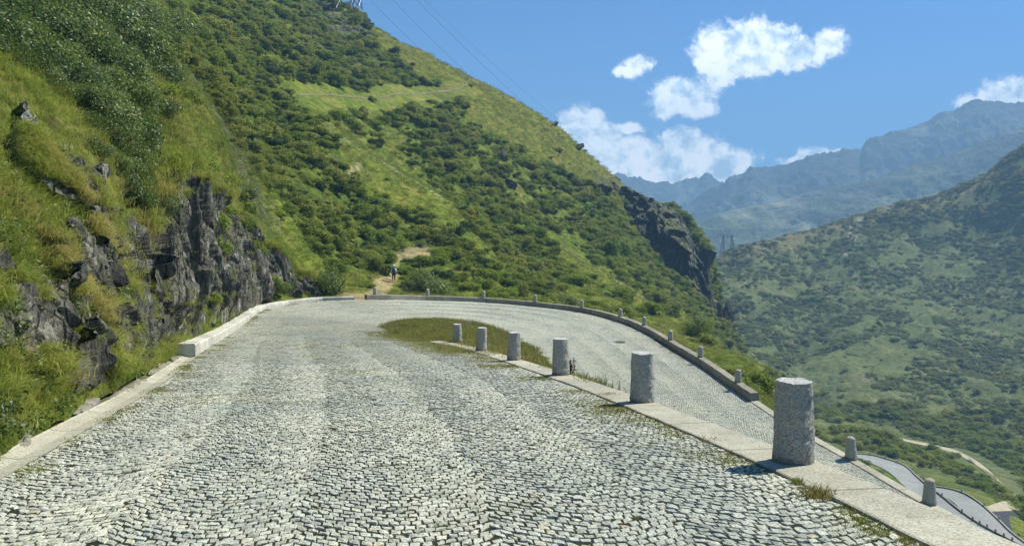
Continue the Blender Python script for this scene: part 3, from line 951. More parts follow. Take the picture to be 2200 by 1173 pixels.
cols = {
    -1700: [(3.2, 1150), (5, 600), (8, 200), (15, -200), (40, -500), (200, -1000), (1500, -900)],
    -500: [(5.4, 1010), (7, 700), (9, 430), (13, 150), (20, -60), (40, -200), (90, -400), (200, -650), (1500, -600)],
    -200: [(7.2, 880), (9, 640), (11.5, 430), (15, 250), (20, 60), (28, -20), (60, -150), (150, -350), (1500, -500)],
    0: [(8.7, 880), (9.8, 760), (11.3, 640), (13.5, 480), (16.5, 330), (20, 175), (23, 125), (27, 80), (36, 20), (60, -60), (90, -130), (150, -330), (250, -550), (400, -700), (1500, -500)],
    100: [(10.8, 850), (12, 760), (13.2, 660), (14.5, 540), (16.5, 430), (19, 320), (22, 225), (26, 170), (34, 90), (50, 0), (90, -90), (150, -240), (250, -470), (1500, -450)],
    200: [(13.4, 800), (14.5, 740), (15.7, 650), (17, 560), (19, 450), (21.5, 350), (25, 260), (30, 190), (38, 120), (50, 60), (70, 0), (110, -90), (150, -180), (250, -400), (1500, -400)],
    300: [(17.9, 800), (19.4, 745), (21.2, 650), (23, 560), (24.8, 465), (26.8, 385), (29.8, 302), (34, 230), (45, 160), (60, 90), (85, 20), (110, -30), (150, -100), (250, -320), (1500, -350)],
    400: [(29.8, 715), (32.6, 610), (34.2, 500), (35.4, 410), (36.8, 352), (39, 312), (43, 264), (55, 200), (75, 130), (100, 60), (125, 0), (180, -100), (260, -240), (1500, -250)],
    500: [(45.8, 668), (48, 575), (49.6, 502), (51, 455), (53, 420), (58, 375), (70, 305), (95, 205), (120, 125), (150, 50), (190, -20), (260, -130), (400, -200), (1500, -150)],
    600: [(59.8, 625), (62, 580), (64, 538), (66.5, 503), (74, 440), (85, 375), (110, 265), (140, 165), (170, 80), (210, 10), (260, -50), (300, -70), (400, -40), (1500, 0)],
    700: [(64, 622), (68, 590), (76, 520), (90, 425), (103, 340), (112, 262), (118, 258), (128, 262), (150, 208), (180, 150), (215, 90), (245, 35), (260, 4), (290, 60), (400, 160), (1500, 200)],
    740: [(63, 635), (68, 610), (76, 550), (90, 465), (103, 380), (113, 300), (119, 292), (130, 285), (150, 226), (180, 165), (215, 105), (245, 50), (259, 18), (290, 70), (400, 180), (1500, 250)],
    800: [(64, 632), (70, 612), (74, 598), (82, 560), (92, 505), (103, 430), (113, 350), (119, 336), (130, 330), (150, 272), (175, 205), (205, 150), (235, 90), (258, 55), (290, 110), (400, 240), (1500, 350)],
    900: [(69, 645), (74, 628), (80, 600), (90, 545), (103, 478), (115, 410), (121, 396), (130, 396), (150, 345), (165, 300), (185, 240), (210, 200), (235, 150), (258, 104), (290, 160), (400, 300), (1500, 400)],
    1000: [(71, 652), (76, 640), (84, 598), (94, 555), (106, 505), (119, 462), (125, 458), (134, 465), (150, 430), (165, 385), (190, 300), (220, 220), (240, 187), (262, 156), (290, 210), (400, 370), (1500, 450)],
    1100: [(71, 660), (77, 655), (85, 632), (96, 600), (108, 570), (118, 560), (128, 562), (142, 525), (152, 478), (160, 468), (185, 412), (215, 320), (240, 262), (262, 210), (290, 265), (400, 420), (1500, 480)],
    1200: [(69, 676), (75, 675), (84, 664), (96, 645), (110, 612), (125, 580), (140, 545), (149, 530), (158, 545), (172, 520), (195, 450), (220, 390), (245, 325), (265, 278), (290, 340), (400, 480), (1500, 520)],
    1300: [(62, 700), (67, 702), (76, 692), (90, 675), (105, 650), (122, 615), (138, 592), (146, 606), (160, 590), (185, 545), (210, 500), (235, 440), (255, 395), (268, 366), (290, 430), (400, 540), (1500, 560)],
    1400: [(52.5, 745), (57, 750), (66, 740), (80, 722), (95, 700), (110, 675), (122, 653), (130, 670), (150, 660), (180, 625), (210, 590), (235, 560), (250, 535), (258, 500), (264, 450), (269, 430), (288, 520), (400, 640), (1500, 620)],
    1460: [(48, 775), (54, 780), (64, 765), (78, 745), (93, 722), (106, 696), (112, 690), (122, 705), (145, 700), (172, 670), (205, 640), (232, 605), (250, 570), (259, 520), (265, 475), (269, 466), (288, 560), (400, 690), (1500, 640)],
    1510: [(43, 805), (49, 812), (57, 803), (68, 782), (82, 752), (95, 726), (102, 715), (110, 735), (135, 745), (165, 720), (200, 695), (230, 665), (248, 645), (257, 610), (264, 560), (268, 530), (285, 620), (350, 740), (430, 700), (500, 600), (560, 569), (620, 600), (1500, 650)],
    1560: [(39, 842), (45, 845), (56, 828), (70, 793), (80, 772), (86, 764), (92, 778), (110, 800), (140, 800), (180, 775), (215, 745), (240, 705), (254, 678), (264, 710), (300, 790), (350, 795), (400, 740), (460, 660), (530, 580), (565, 549), (620, 590), (1500, 660)],
    1610: [(36.5, 870), (42, 875), (52, 850), (64, 815), (74, 780), (78, 776), (86, 800), (105, 850), (140, 870), (190, 850), (260, 850), (320, 820), (370, 770), (430, 700), (490, 610), (550, 545), (573, 532), (640, 580), (1500, 660)],
    1660: [(33.5, 915), (38, 920), (48, 880), (60, 835), (66, 818), (72, 840), (90, 890), (130, 910), (190, 880), (260, 870), (320, 835), (370, 790), (430, 700), (490, 620), (550, 550), (590, 515), (660, 560), (1500, 640)],
    1710: [(36, 990), (46, 1010), (64, 1000), (90, 975), (130, 960), (170, 940), (205, 922), (228, 912), (245, 925), (280, 900), (330, 850), (400, 765), (460, 685), (520, 595), (575, 530), (610, 505), (700, 560), (1500, 640)],
    1800: [(33, 1040), (45, 1080), (70, 1090), (110, 1050), (150, 1000), (185, 960), (212, 930), (222, 924), (238, 945), (265, 915), (320, 840), (390, 750), (450, 670), (520, 580), (580, 515), (615, 485), (700, 530), (1500, 640)],
    1900: [(31, 1120), (45, 1170), (70, 1170), (110, 1130), (140, 1075), (160, 1025), (172, 1000), (180, 984), (192, 970), (218, 942), (226, 936), (245, 950), (280, 900), (340, 810), (410, 720), (480, 630), (550, 530), (600, 470), (620, 449), (700, 500), (1500, 640)],
    2000: [(30, 1190), (60, 1230), (100, 1180), (125, 1125), (138, 1085), (149, 1052), (156, 1040), (170, 1015), (200, 975), (224, 955), (232, 953), (250, 965), (290, 900), (350, 800), (420, 700), (500, 600), (570, 500), (620, 430), (700, 480), (1500, 620)],
    2100: [(30, 1260), (60, 1300), (95, 1230), (112, 1170), (124, 1125), (135, 1082), (145, 1060), (165, 1030), (188, 1008), (200, 1000), (225, 1010), (270, 930), (340, 820), (420, 710), (500, 590), (570, 480), (610, 390), (700, 450), (1500, 600)],
    2200: [(30, 1320), (60, 1380), (90, 1290), (105, 1210), (115, 1160), (125, 1130), (140, 1110), (155, 1098), (170, 1088), (200, 1062), (240, 985), (300, 880), (380, 760), (460, 630), (540, 470), (600, 330), (700, 390), (1500, 560)],
    2600: [(30, 1520), (60, 1500), (100, 1300), (150, 1180), (200, 1090), (280, 900), (400, 640), (500, 430), (600, 260), (700, 300), (1500, 450)],
    3300: [(30, 1500), (60, 1400), (120, 1200), (200, 900), (300, 600), (500, 200), (650, 60), (1500, 250)],
}
cu, cw, cy = [], [], []
for px, lst in cols.items():
    for d, py in lst:
        cu.append(px); cw.append(math.log(d)); cy.append(py)
KS = np.linspace(0, 1, 26)[1:-1] ** 1.5


def prof(px):
    lst = cols[px]
    t0_ = np.interp(px, toe_px, toe_ld)
    y0_ = np.interp(px, toe_px, toe_py) + 4
    ld = np.array([t0_] + [math.log(d) for d, _ in lst])
    yy = np.array([y0_] + [y for _, y in lst])
    return np.interp(t0_ + (math.log(1500) - t0_) * KS, ld, yy)


for a_, b_ in ((100, 200), (200, 300), (300, 400), (400, 500), (500, 600), (600, 700)):
    pm = (a_ + b_) / 2
    ya = (prof(a_) + prof(b_)) / 2
    t0_ = float(np.interp(pm, toe_px, toe_ld))
    for k_, y_ in zip(KS, ya):
        if t0_ + (math.log(1500) - t0_) * k_ < math.log(150):
            cu.append(pm); cw.append(t0_ + (math.log(1500) - t0_) * k_); cy.append(y_)
tpx = np.concatenate([np.arange(-1700, -200, 200), np.arange(-200, 1760, 50), np.arange(1760, 3400, 120)])
cu += list(tpx); cw += list(np.interp(tpx, toe_px, toe_ld)); cy += list(np.interp(tpx, toe_px, toe_py) + 4)
cu, cw, cy = map(np.array, (cu, cw, cy))


def uscale(px):
    px = np.asarray(px, float)
    return np.where(px < 0, px / 600, np.where(px > 2200, 8.8 + (px - 2200) / 600, px / 250))


WS = 4.6
ctrl = np.stack([uscale(cu), cw * WS], 1)


def kern(a, b):
    d2 = ((a[:, None] - b[None]) ** 2).sum(2)
    return np.sqrt(d2 + .035)


Kmat = kern(ctrl, ctrl) - np.eye(len(ctrl)) * 1e-3
Pm = np.concatenate([np.ones((len(ctrl), 1)), ctrl], 1)
Am = np.block([[Kmat, Pm], [Pm.T, np.zeros((3, 3))]])
coef = np.linalg.solve(Am, np.concatenate([cy, np.zeros(3)]))


def eval_py(px, ld):
    q = np.stack([uscale(px), ld * WS], 1)
    out = np.empty(len(q))
    for i in range(0, len(q), 20000):
        k = kern(q[i:i + 20000], ctrl)
        out[i:i + 20000] = k @ coef[:-3] + coef[-3] + q[i:i + 20000] @ coef[-2:]
    return out


gpx = np.concatenate([np.arange(-1700, -40, 40), np.arange(-40, 2260, 5), np.arange(2260, 3300, 40)]).astype(float)
NR = 560
DMAX = 1500.0
lt = np.interp(gpx, toe_px, toe_ld)
kk = np.linspace(0, 1, NR)
GLD = lt[:, None] + (math.log(DMAX) - lt)[:, None] * kk[None]
GPX = np.broadcast_to(gpx[:, None], GLD.shape)
GPY = eval_py(GPX.ravel(), GLD.ravel()).reshape(GLD.shape)
GD = np.exp(GLD)
GX = (GPX - CX) / F * GD
GZ = (HY - GPY) / F * GD
z0_ = -np.interp(gpx, toe_px, toe_py - HY)[:, None] / F * np.exp(lt)[:, None]
run_ = (GD - np.exp(lt)[:, None]) * np.sqrt(1 + ((GPX - CX) / F) ** 2)
lim_ = z0_ + .03 + run_ * np.where(GPX < 720, 1.9, .9)
GZ = np.where((GPX < 1750) & (run_ < 12), np.minimum(GZ, lim_), GZ)
GPY = HY - F * GZ / GD
# polylines of distant roads and trails, in photo pixels, along which the ground is kept even
HAIR_C = [(1832, 980), (1880, 990), (1920, 1003), (1955, 1025), (1985, 1050), (2010, 1070)]
ROAD2_C = [(2010, 1060), (2050, 1070), (2085, 1085), (2120, 1110), (2160, 1145), (2185, 1170)]
PATH_C = [(1775, 922), (1830, 926), (1900, 936), (1950, 948), (2000, 958), (2050, 970), (2080, 985), (2110, 1004), (2135, 1028), (2155, 1050), (2185, 1078)]
TRAIL_C = [(640, 206), (700, 206), (745, 209), (790, 214), (815, 214), (845, 205), (880, 203), (920, 202), (960, 197), (990, 190), (1003, 182)]


def hit(px, py, dmin=0.0):
    """first point on the terrain seen along the ray through a photo pixel"""
    c = int(np.clip(np.searchsorted(gpx, px), 1, len(gpx) - 1))
    f = (px - gpx[c - 1]) / (gpx[c] - gpx[c - 1])
    y = GPYN[c - 1] * (1 - f) + GPYN[c] * f
    d = GD[c - 1] * (1 - f) + GD[c] * f
    ok = np.where((y <= py) & (d > dmin))[0]
    if not len(ok):
        return None
    i = ok[0]
    if i == 0:
        dd = d[0]
    else:
        g = (py - y[i - 1]) / (y[i] - y[i - 1] - 1e-9)
        dd = d[i - 1] + (d[i] - d[i - 1]) * np.clip(g, 0, 1)
    return np.array([(px - CX) / F * dd, dd, (HY - py) / F * dd])


P3 = np.stack([GX.ravel(), GD.ravel(), GZ.ravel()], 1)
xy = P3.copy()
xy[:, 2] *= .35
dd = P3[:, 1]
toeD = np.exp(lt)[:, None] * np.ones((1, NR))
away = np.clip((dd - toeD.ravel()) / (2.0 + .02 * dd), 0, 1)
n_big = fbm(xy / 22.0, 4, .55, 1)
n_mid = fbm(xy / 5.0, 4, .55, 2)
n_sm = fbm(xy / 1.1, 3, .55, 3)
amp_b = np.interp(dd, [5, 40, 100, 250, 600, 1500], [.0, .3, 1.2, 2.2, 7, 16])
amp_m = np.interp(dd, [5, 20, 60, 150, 400, 1500], [.22, .38, .5, .8, 1.8, 3])
dz = away * (n_big * amp_b + n_mid * amp_m + n_sm * np.interp(dd, [5, 40, 120, 1500], [.12, .12, .15, .2]))
GPYN = GPY.copy()
flat = np.ones(len(dd))
for pl, rad in ((HAIR_C, 9), (ROAD2_C, 9), (PATH_C, 8), (TRAIL_C, 4)):
    pts = [hit(*p, dmin=100) for p in pl]
    pts = np.array([p for p in pts if p is not None])
    fine = np.concatenate([pts[i] + (pts[i + 1] - pts[i]) * np.linspace(0, 1, 12)[:, None] for i in range(len(pts) - 1)])
    sel = (dd > 90) & (dd < 320)
    q = P3[sel][:, :2]
    mn = np.full(len(q), 1e9)
    for p in fine[:, :2]:
        mn = np.minimum(mn, ((q - p) ** 2).sum(1))
    f = np.clip((np.sqrt(mn) - rad * .6) / rad, 0, 1)
    flat[sel] = np.minimum(flat[sel], f)
dz *= flat
GZ = GZ + dz.reshape(GZ.shape)
GPYN = HY - F * GZ / GD

# normals (finite differences) -> slope
VX = np.gradient(np.stack([GX, GD, GZ], -1), axis=0)
VY = np.gradient(np.stack([GX, GD, GZ], -1), axis=1)
NN = np.cross(VX, VY)
NL = np.linalg.norm(NN, axis=-1)
NN = NN / (NL[..., None] + 1e-9)
AREA = NL
SLOPE = abs(NN[..., 2])


def in_poly(px, py, poly):
    poly = np.asarray(poly, float)
    ins = np.zeros(px.shape, bool)
    j = len(poly) - 1
    for i in range(len(poly)):
        xi, yi = poly[i]
        xj, yj = poly[j]
        c = ((yi > py) != (yj > py)) & (px < (xj - xi) * (py - yi) / (yj - yi + 1e-12) + xi)
        ins ^= c
        j = i
    return ins


P3 = np.stack([GX.ravel(), GD.ravel(), GZ.ravel()], 1)
fpx, fpy, fd = GPX.ravel(), GPYN.ravel(), GD.ravel()
left = (fd < 300)
xs = P3 * np.array([1, 1, .5])
nA = fbm(xs / 14, 4, .55, 21)
nB = fbm(xs / 4, 4, .6, 22)
nC = fbm(xs / 60, 4, .55, 23)
# shrub density 0..1
dens = np.where(left, np.clip((nA + .6 * nB) * 2.0 + .50, 0, 1), np.clip((nC * .5 + .9 * nA + .4 * nB) * 1.6 + .42, .04, 1))
DARK = [[(400, 0), (690, 0), (780, 60), (900, 195), (640, 205), (560, 200), (470, 130)],
        [(540, 170), (640, 215), (700, 300), (620, 330), (560, 250)],
        [(830, 215), (1000, 205), (1080, 330), (1200, 420), (1330, 520), (1480, 650), (1460, 680), (1300, 590), (1150, 470), (960, 370)],
        [(980, 440), (1110, 480), (1330, 640), (1120, 635), (1110, 560)],
        [(200, 60), (420, 90), (500, 200), (720, 420), (800, 560), (720, 620), (640, 500), (480, 330), (330, 200)],
        [(1520, 620), (1700, 640), (1900, 780), (1700, 800), (1640, 780)],
        [(860, 440), (1000, 470), (1120, 560), (1120, 630), (860, 540)]]
jx, jy = fpx + nB * 22 + nA * 14, fpy + nA * 16
for i, pl in enumerate(DARK):
    m = in_poly(jx, jy, pl)
    dens = np.where(m, np.clip(.70 + 1.4 * nA + .9 * nB, .12, 1), dens)
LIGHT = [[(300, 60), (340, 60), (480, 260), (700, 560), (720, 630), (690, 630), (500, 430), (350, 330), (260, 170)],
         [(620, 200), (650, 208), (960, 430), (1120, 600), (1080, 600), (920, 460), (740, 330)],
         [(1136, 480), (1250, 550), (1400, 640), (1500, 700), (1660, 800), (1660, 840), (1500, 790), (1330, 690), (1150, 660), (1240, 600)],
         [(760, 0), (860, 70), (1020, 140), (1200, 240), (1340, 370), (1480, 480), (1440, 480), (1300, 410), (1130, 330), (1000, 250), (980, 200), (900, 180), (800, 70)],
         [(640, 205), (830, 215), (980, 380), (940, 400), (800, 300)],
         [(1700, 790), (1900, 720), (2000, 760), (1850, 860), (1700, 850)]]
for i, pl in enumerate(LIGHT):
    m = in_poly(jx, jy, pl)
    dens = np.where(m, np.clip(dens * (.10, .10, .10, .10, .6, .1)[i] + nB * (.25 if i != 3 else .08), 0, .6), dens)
DIRT = [[(722, 630), (800, 628), (800, 660), (722, 660)], [(835, 540), (900, 525), (935, 535), (930, 550), (860, 560), (855, 600), (820, 640), (790, 635), (800, 600), (838, 575)],
        [(735, 395), (745, 370), (770, 345), (778, 350), (768, 372), (765, 392)]]
dirt = np.zeros(len(fd), bool)
for pl in DIRT:
    dirt |= in_poly(fpx, fpy, pl) & (fd > 60)
dens = np.where(dirt, 0, dens)
dens *= np.clip((flat - .3) * 2, 0, 1) * (away > .8)
dens = np.where(fd < 36, 0, dens)
# ground colour
n1 = (fbm(xs / 9, 4, .6, 31) * .5 + .5)[:, None]
n2 = np.clip(fbm(xs / 3, 4, .6, 32) * 1.6, 0, 1)[:, None]
colr = np.array([.11, .155, .024]) * (1 - n1) + np.array([.20, .23, .038]) * n1
colr = colr * (1 - n2 * .7) + np.array([.27, .21, .08]) * n2 * .7
brownish = np.clip((fd - 180) / 80, 0, 1)[:, None] * (fd < 300)[:, None]
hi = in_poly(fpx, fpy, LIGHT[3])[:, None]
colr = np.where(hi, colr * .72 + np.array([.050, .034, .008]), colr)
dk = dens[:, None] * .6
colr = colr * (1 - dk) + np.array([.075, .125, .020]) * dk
far = np.clip(np.maximum((fd - 280) / 40, (fpx > 1640) * (fd - 120) / 60 + nB * .4 * (fpx > 1640)), 0, 1)[:, None]
nf = (fbm(xs / 35, 5, .6, 41) * .5 + .5)[:, None]
colf = np.array([.095, .12, .05]) * (1 - nf) + np.array([.16, .18, .075]) * nf
scr = np.clip(fbm(xs / 18, 5, .65, 43) * 2.2 - .55, 0, 1)[:, None]
colf = colf * (1 - scr) + np.array([.24, .20, .13]) * scr
crest = np.clip(1 - (fpy - np.interp(fpx, [1520, 1583, 1704, 1792, 1873, 1972, 2082, 2200], [563, 541, 508, 486, 457, 437, 402, 310])) / 45, 0, 1)[:, None]
colf = colf * (1 - crest * .6) + np.array([.20, .15, .085]) * crest * .6
colr = colr * (1 - far) + colf * far
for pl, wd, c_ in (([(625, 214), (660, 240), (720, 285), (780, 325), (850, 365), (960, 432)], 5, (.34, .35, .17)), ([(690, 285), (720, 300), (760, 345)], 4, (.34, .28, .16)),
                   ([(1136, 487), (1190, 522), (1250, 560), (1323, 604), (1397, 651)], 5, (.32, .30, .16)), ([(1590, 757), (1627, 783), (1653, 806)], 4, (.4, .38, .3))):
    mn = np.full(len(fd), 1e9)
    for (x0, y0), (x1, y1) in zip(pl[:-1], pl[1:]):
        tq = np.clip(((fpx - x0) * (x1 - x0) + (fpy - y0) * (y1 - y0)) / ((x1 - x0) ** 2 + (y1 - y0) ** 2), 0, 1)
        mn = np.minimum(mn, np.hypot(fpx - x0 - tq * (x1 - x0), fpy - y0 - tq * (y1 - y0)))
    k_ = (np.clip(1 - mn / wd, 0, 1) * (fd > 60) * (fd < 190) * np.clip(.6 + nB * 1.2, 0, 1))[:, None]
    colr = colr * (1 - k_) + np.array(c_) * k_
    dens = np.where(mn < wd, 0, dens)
soil = (np.clip(fbm(xs / .9, 4, .6, 36) * 2.5 - .1, 0, 1) * (fd < 34) * (fpx < 700))[:, None]
colr = colr * (1 - soil * .75) + np.array([.075, .055, .03]) * soil * .75
steep = np.clip((.62 - SLOPE.ravel() + .10 * nB) * 7, 0, 1)[:, None] * (fd > 62)[:, None] * (fd < 300)[:, None]
rockc = np.array([.10, .10, .09]) * (1 + .6 * nB[:, None])
colr = colr * (1 - steep * .8) + rockc * steep * .8
colr = np.where(dirt[:, None], np.array([.37, .30, .17]) * (1 + .35 * nB[:, None]), colr)
scree = np.clip(1 - np.abs((fpx - 1835) + (fpy - 500) * .35 + nB * 18) / 12, 0, 1) * (fpy > 470) * (fpy < 560) * (fd > 300) * (nB > -.2)
colr = colr * (1 - scree[:, None]) + np.array([.42, .40, .36]) * scree[:, None]
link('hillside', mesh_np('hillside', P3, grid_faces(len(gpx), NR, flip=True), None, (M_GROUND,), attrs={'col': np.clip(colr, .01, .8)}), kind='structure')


# ------------------------------------------------------------------ far mountains (a second height field)
def far_mountains():
    sky_l = [(1100, 420), (1250, 400), (1314, 379), (1328, 371), (1356, 384), (1375, 386), (1402, 391), (1440, 396), (1477, 388), (1500, 382), (1518, 375), (1532, 384), (1549, 395), (1600, 410), (1700, 420), (1900, 430)]
    sky_m = [(1380, 560), (1430, 480), (1500, 425), (1549, 396), (1565, 384), (1583, 382), (1600, 368), (1616, 359), (1644, 363), (1671, 363), (1690, 358), (1727, 342), (1769, 328),
             (1792, 331), (1820, 321), (1848, 324), (1861, 307), (1880, 298), (1931, 284), (1968, 270), (1996, 261), (2014, 245), (2061, 238), (2075, 224), (2103, 217),
             (2154, 224), (2200, 226), (2300, 205), (2500, 240), (2800, 300), (3100, 330)]
    sky_f = [(1300, 600), (1400, 520), (1470, 480), (1530, 462), (1600, 445), (1660, 435), (1730, 415), (1800, 400), (1880, 385), (1960, 352), (2040, 335), (2120, 300), (2200, 270), (2400, 240), (2700, 300), (3000, 360)]
    specs = [('mountain_range', sky_l, 3300, 2500, 1100, 1950, 7, 1.0), ('mountain_range', sky_m, 2600, 1750, 1350, 3100, 8, 1.3), ('mountain_slope', sky_f, 1900, 1200, 1280, 3000, 9, .8)]
    for name, sk, D1, D0, p0, p1, seed, rock in specs:
        px = np.arange(p0, p1, 3.0)
        nr = 170
        t = np.linspace(0, 1, nr)
        PX, T = np.meshgrid(px, t, indexing='ij')
        sx = np.array([a for a, b in sk]); sy = np.array([b for a, b in sk])
        top = np.interp(px, sx, sy)[:, None]
        tc = np.clip(T / .82, 0, 1)
        D = D0 + (D1 - D0) * T
        base = 640.0
        py = base + (top - base) * (tc ** .85)
        py = np.where(T > .82, top + (T - .82) / .18 * 160, py)
        X = (PX - CX) / F * D
        Z = (HY - py) / F * D
        P = np.stack([X.ravel(), D.ravel(), Z.ravel()], 1)
        Pn = P * np.array([1, 1, .3])
        sc = (D1 - D0) / 4.2
        r1 = fbm(Pn / sc, 6, .52, seed * 10, ridged=True)
        r2 = fbm(Pn / (sc * .22), 5, .55, seed * 10 + 3, ridged=True)
        hgt = (base - top) / F * D
        env = np.sin(np.pi * np.clip(tc, 0, 1) ** 1.2) ** .8
        env = np.where(T > .82, 0, env).ravel()
        dz = env * (r1 * .085 + r2 * .05 + fbm(Pn / (sc * .07), 4, .55, seed * 10 + 6, ridged=True) * .018) * hgt.ravel()
        crest = np.exp(-((T - .82) / .05) ** 2).ravel()
        dz += crest * fbm(P * np.array([1, 1, 0]) / (38 if rock >= 1 else 70), 5, .68, seed + 50, ridged=rock >= 1) * D1 * (.0062 if rock >= 1 else .0012)
        P[:, 2] += dz
        Zg = P[:, 2].reshape(PX.shape)
        gx = np.gradient(np.stack([X, D, Zg], -1), axis=0)
        gy = np.gradient(np.stack([X, D, Zg], -1), axis=1)
        nn = np.cross(gx, gy)
        nz = abs(nn[..., 2]) / (np.linalg.norm(nn, axis=-1) + 1e-9)
        hrel = np.clip(tc.ravel(), 0, 1)
        n = fbm(Pn / 130, 5, .6, seed + 70)
        meadow = np.clip((nz.ravel() - .55) * 3 + n * 1.6 - (hrel - .55) * 2.2 * rock, 0, 1)[:, None]
        rk = np.array([.11, .11, .11]) * (1 + .5 * n[:, None])
        md = np.array([.15, .18, .09]) * (1 + .5 * n[:, None])
        scr = np.clip(fbm(Pn * np.array([1.6, .5, 1]) / 100, 5, .6, seed + 90) * 3 - .55, 0, 1)[:, None]
        c = rk * (1 - meadow) + md * meadow
        c = c * (1 - scr * .7) + np.array([.36, .37, .33]) * scr * .7
        link(name, mesh_np(name, P, grid_faces(len(px), nr, flip=True), None, (M_GROUND_FAR,), attrs={'col': np.clip(c, .02, .7)}), kind='structure')


far_mountains()
# valley floor far below, out to the horizon
vf = np.array([[-3950, 1400, -330], [3950, 1400, -330], [3950, 3480, -330], [-3950, 3480, -330]], float)

# the air of the valley, one closed box round everything
hv, hq = box_np((0, 1650, 75), (8000, 3700, 960))
link('haze', mesh_np('haze', hv, hq, None, (M_HAZE,), smooth=False), kind='stuff', label='thin blue summer haze filling the valley', category='haze')
link('valley_floor', mesh_np('valley_floor', vf, [[0, 1, 2, 3]], None, (M_GROUND_FAR,), attrs={'col': np.full((4, 3), .09)}), kind='structure')


# ------------------------------------------------------------------ rock faces and outcrops
def px3(p):
    return np.array([(p[0] - CX) / F * p[2], p[2], (HY - p[1]) / F * p[2]])


def bilerp_net(net, nu, nv):
    net = np.array([[px3(p) for p in col] for col in net])      # cols, rows, 3
    nc, nr = net.shape[:2]
    def cr(arr, n):
        m = len(arr)
        t = np.linspace(0, m - 1, n)
        s = np.arange(m, dtype=float)
        flatr = arr.reshape(m, -1)
        return curve_at(flatr, s, t).reshape((n,) + arr.shape[1:])
    a = cr(net, nu)
    b = cr(np.swapaxes(a, 0, 1), nv)
    return np.swapaxes(b, 0, 1)


def facet(P, size, stretch, A, B, seed, rotdeg=-18):
    a = R(rotdeg)
    Q = P.copy()
    x = P[:, 0] * math.cos(a) - P[:, 2] * math.sin(a)
    z = P[:, 0] * math.sin(a) + P[:, 2] * math.cos(a)
    Q[:, 0], Q[:, 2] = x, z / stretch
    Q = Q / size
    Q += np.stack([fbm(P * np.array([1, 1, 1 / stretch]) / size * 1.1 + k * 9, 2, seed=seed + k) for k in range(3)], 1) * .28
    f1, f2, rn, off = worley(Q, seed)
    th = rn * 97.0
    g = np.stack([np.cos(th), np.sin(th * 1.7), np.sin(th)], 1)
    return (rn - .5) * A + (off * g).sum(1) * B - np.clip(.08 - (f2 - f1), 0, 1) * 2.5 * A


def rock_sheet(name, net, nu, nv, size, amp, mat, seed, back, smooth=False, rot=-18, **tags):
    G = bilerp_net(net, nu, nv) if np.ndim(net) == 0 or len(net[0][0]) == 3 else sheet_px(net, nu, nv)
    du = np.gradient(G, axis=0)
    dv = np.gradient(G, axis=1)
    nrm = np.cross(du, dv)
    nrm /= np.linalg.norm(nrm, axis=-1)[..., None] + 1e-9
    sgn = np.sign(-(nrm * G).sum(-1).mean())
    nrm = nrm.mean(axis=(1), keepdims=True) * sgn
    nrm[..., 2] *= .4
    P = G.reshape(-1, 3)
    h = facet(P, size, 3.2, amp, amp * 1.2, seed, rot) + facet(P, size * .42, 3.6, amp * .5, amp * .6, seed + 5, rot * 1.3) \
        + facet(P, size * .17, 3.0, amp * .14, amp * .16, seed + 8, rot) + fbm(P / (size * 1.5), 4, .55, seed) * amp * .7
    h = h.reshape(nu, nv)
    for _ in range(2):
        h[1:-1] = (h[:-2] + 2 * h[1:-1] + h[2:]) / 4
    h[:, 1:-1] = (h[:, :-2] + 2 * h[:, 1:-1] + h[:, 2:]) / 4
    foot_ = np.clip(1 - np.linspace(0, 1, nv) / .3, 0, 1)[None]
    h = np.where(h > 0, h * (1 - foot_), h) - foot_ * amp * .5
    env = np.ones((nu, nv))
    D = (G + nrm * (h * env)[..., None])
    # fold the rim back into the hill
    rim = [D[0], D[-1], D[:, 0], D[:, -1]]
    bk = np.array([G[nu // 2, nv // 2]]) / np.linalg.norm(G[nu // 2, nv // 2]) * back
    bk = bk[0]
    full = np.zeros((nu + 2, nv + 2, 3))
    full[1:-1, 1:-1] = D
    full[0, 1:-1], full[-1, 1:-1] = D[0] + bk, D[-1] + bk
    full[1:-1, 0], full[1:-1, -1] = D[:, 0] + bk, D[:, -1] + bk
    full[0, 0], full[0, -1], full[-1, 0], full[-1, -1] = D[0, 0] + bk, D[0, -1] + bk, D[-1, 0] + bk, D[-1, -1] + bk
    o = link(name, mesh_np(name, full.reshape(-1, 3), grid_faces(nu + 2, nv + 2, flip=(sgn < 0)), None, (mat,), smooth=smooth), **tags)
    return D


def sheet_px(cols2, nu, nv, off=1.0):
    net = []
    for col in cols2:
        row = []
        for (x, y) in col:
            p = hit(x, y)
            row.append((x, y, p[1] * (1 - off / max(p[1], 8)) if p is not None else row[-1][2]))
        net.append(row)
    return bilerp_net(net, nu, nv)


face_net = [
    [(318, 800, 19.5), (322, 720, 20.4), (326, 640, 21.2), (330, 570, 22), (338, 505, 23)],
    [(385, 750, 25.6), (380, 650, 26), (374, 560, 26.6), (367, 450, 27.2), (360, 350, 27.9)],
    [(440, 728, 33.0), (438, 640, 33.4), (432, 560, 33.8), (424, 470, 34.1), (412, 374, 34.8)],
    [(500, 700, 41.6), (500, 620, 42.0), (495, 560, 42.4), (488, 500, 42.9), (474, 430, 43.6)],
    [(560, 678, 53.2), (560, 620, 53.8), (556, 570, 54.4), (545, 525, 54.8), (530, 480, 55.4)],
    [(622, 662, 59.2), (622, 625, 59.6), (618, 598, 60), (610, 572, 60.2), (596, 543, 60.6)],
    [(690, 652, 62), (688, 642, 62.2), (682, 632, 62.4), (672, 620, 62.8), (655, 604, 63.4)]]
RF = rock_sheet('rock_wall', face_net, 1300, 170, 1.7, .62, M_ROCK, 77, 2.0, smooth=False,
                label='long dark schist rock face rising behind the whitewashed wall', category='rock wall')
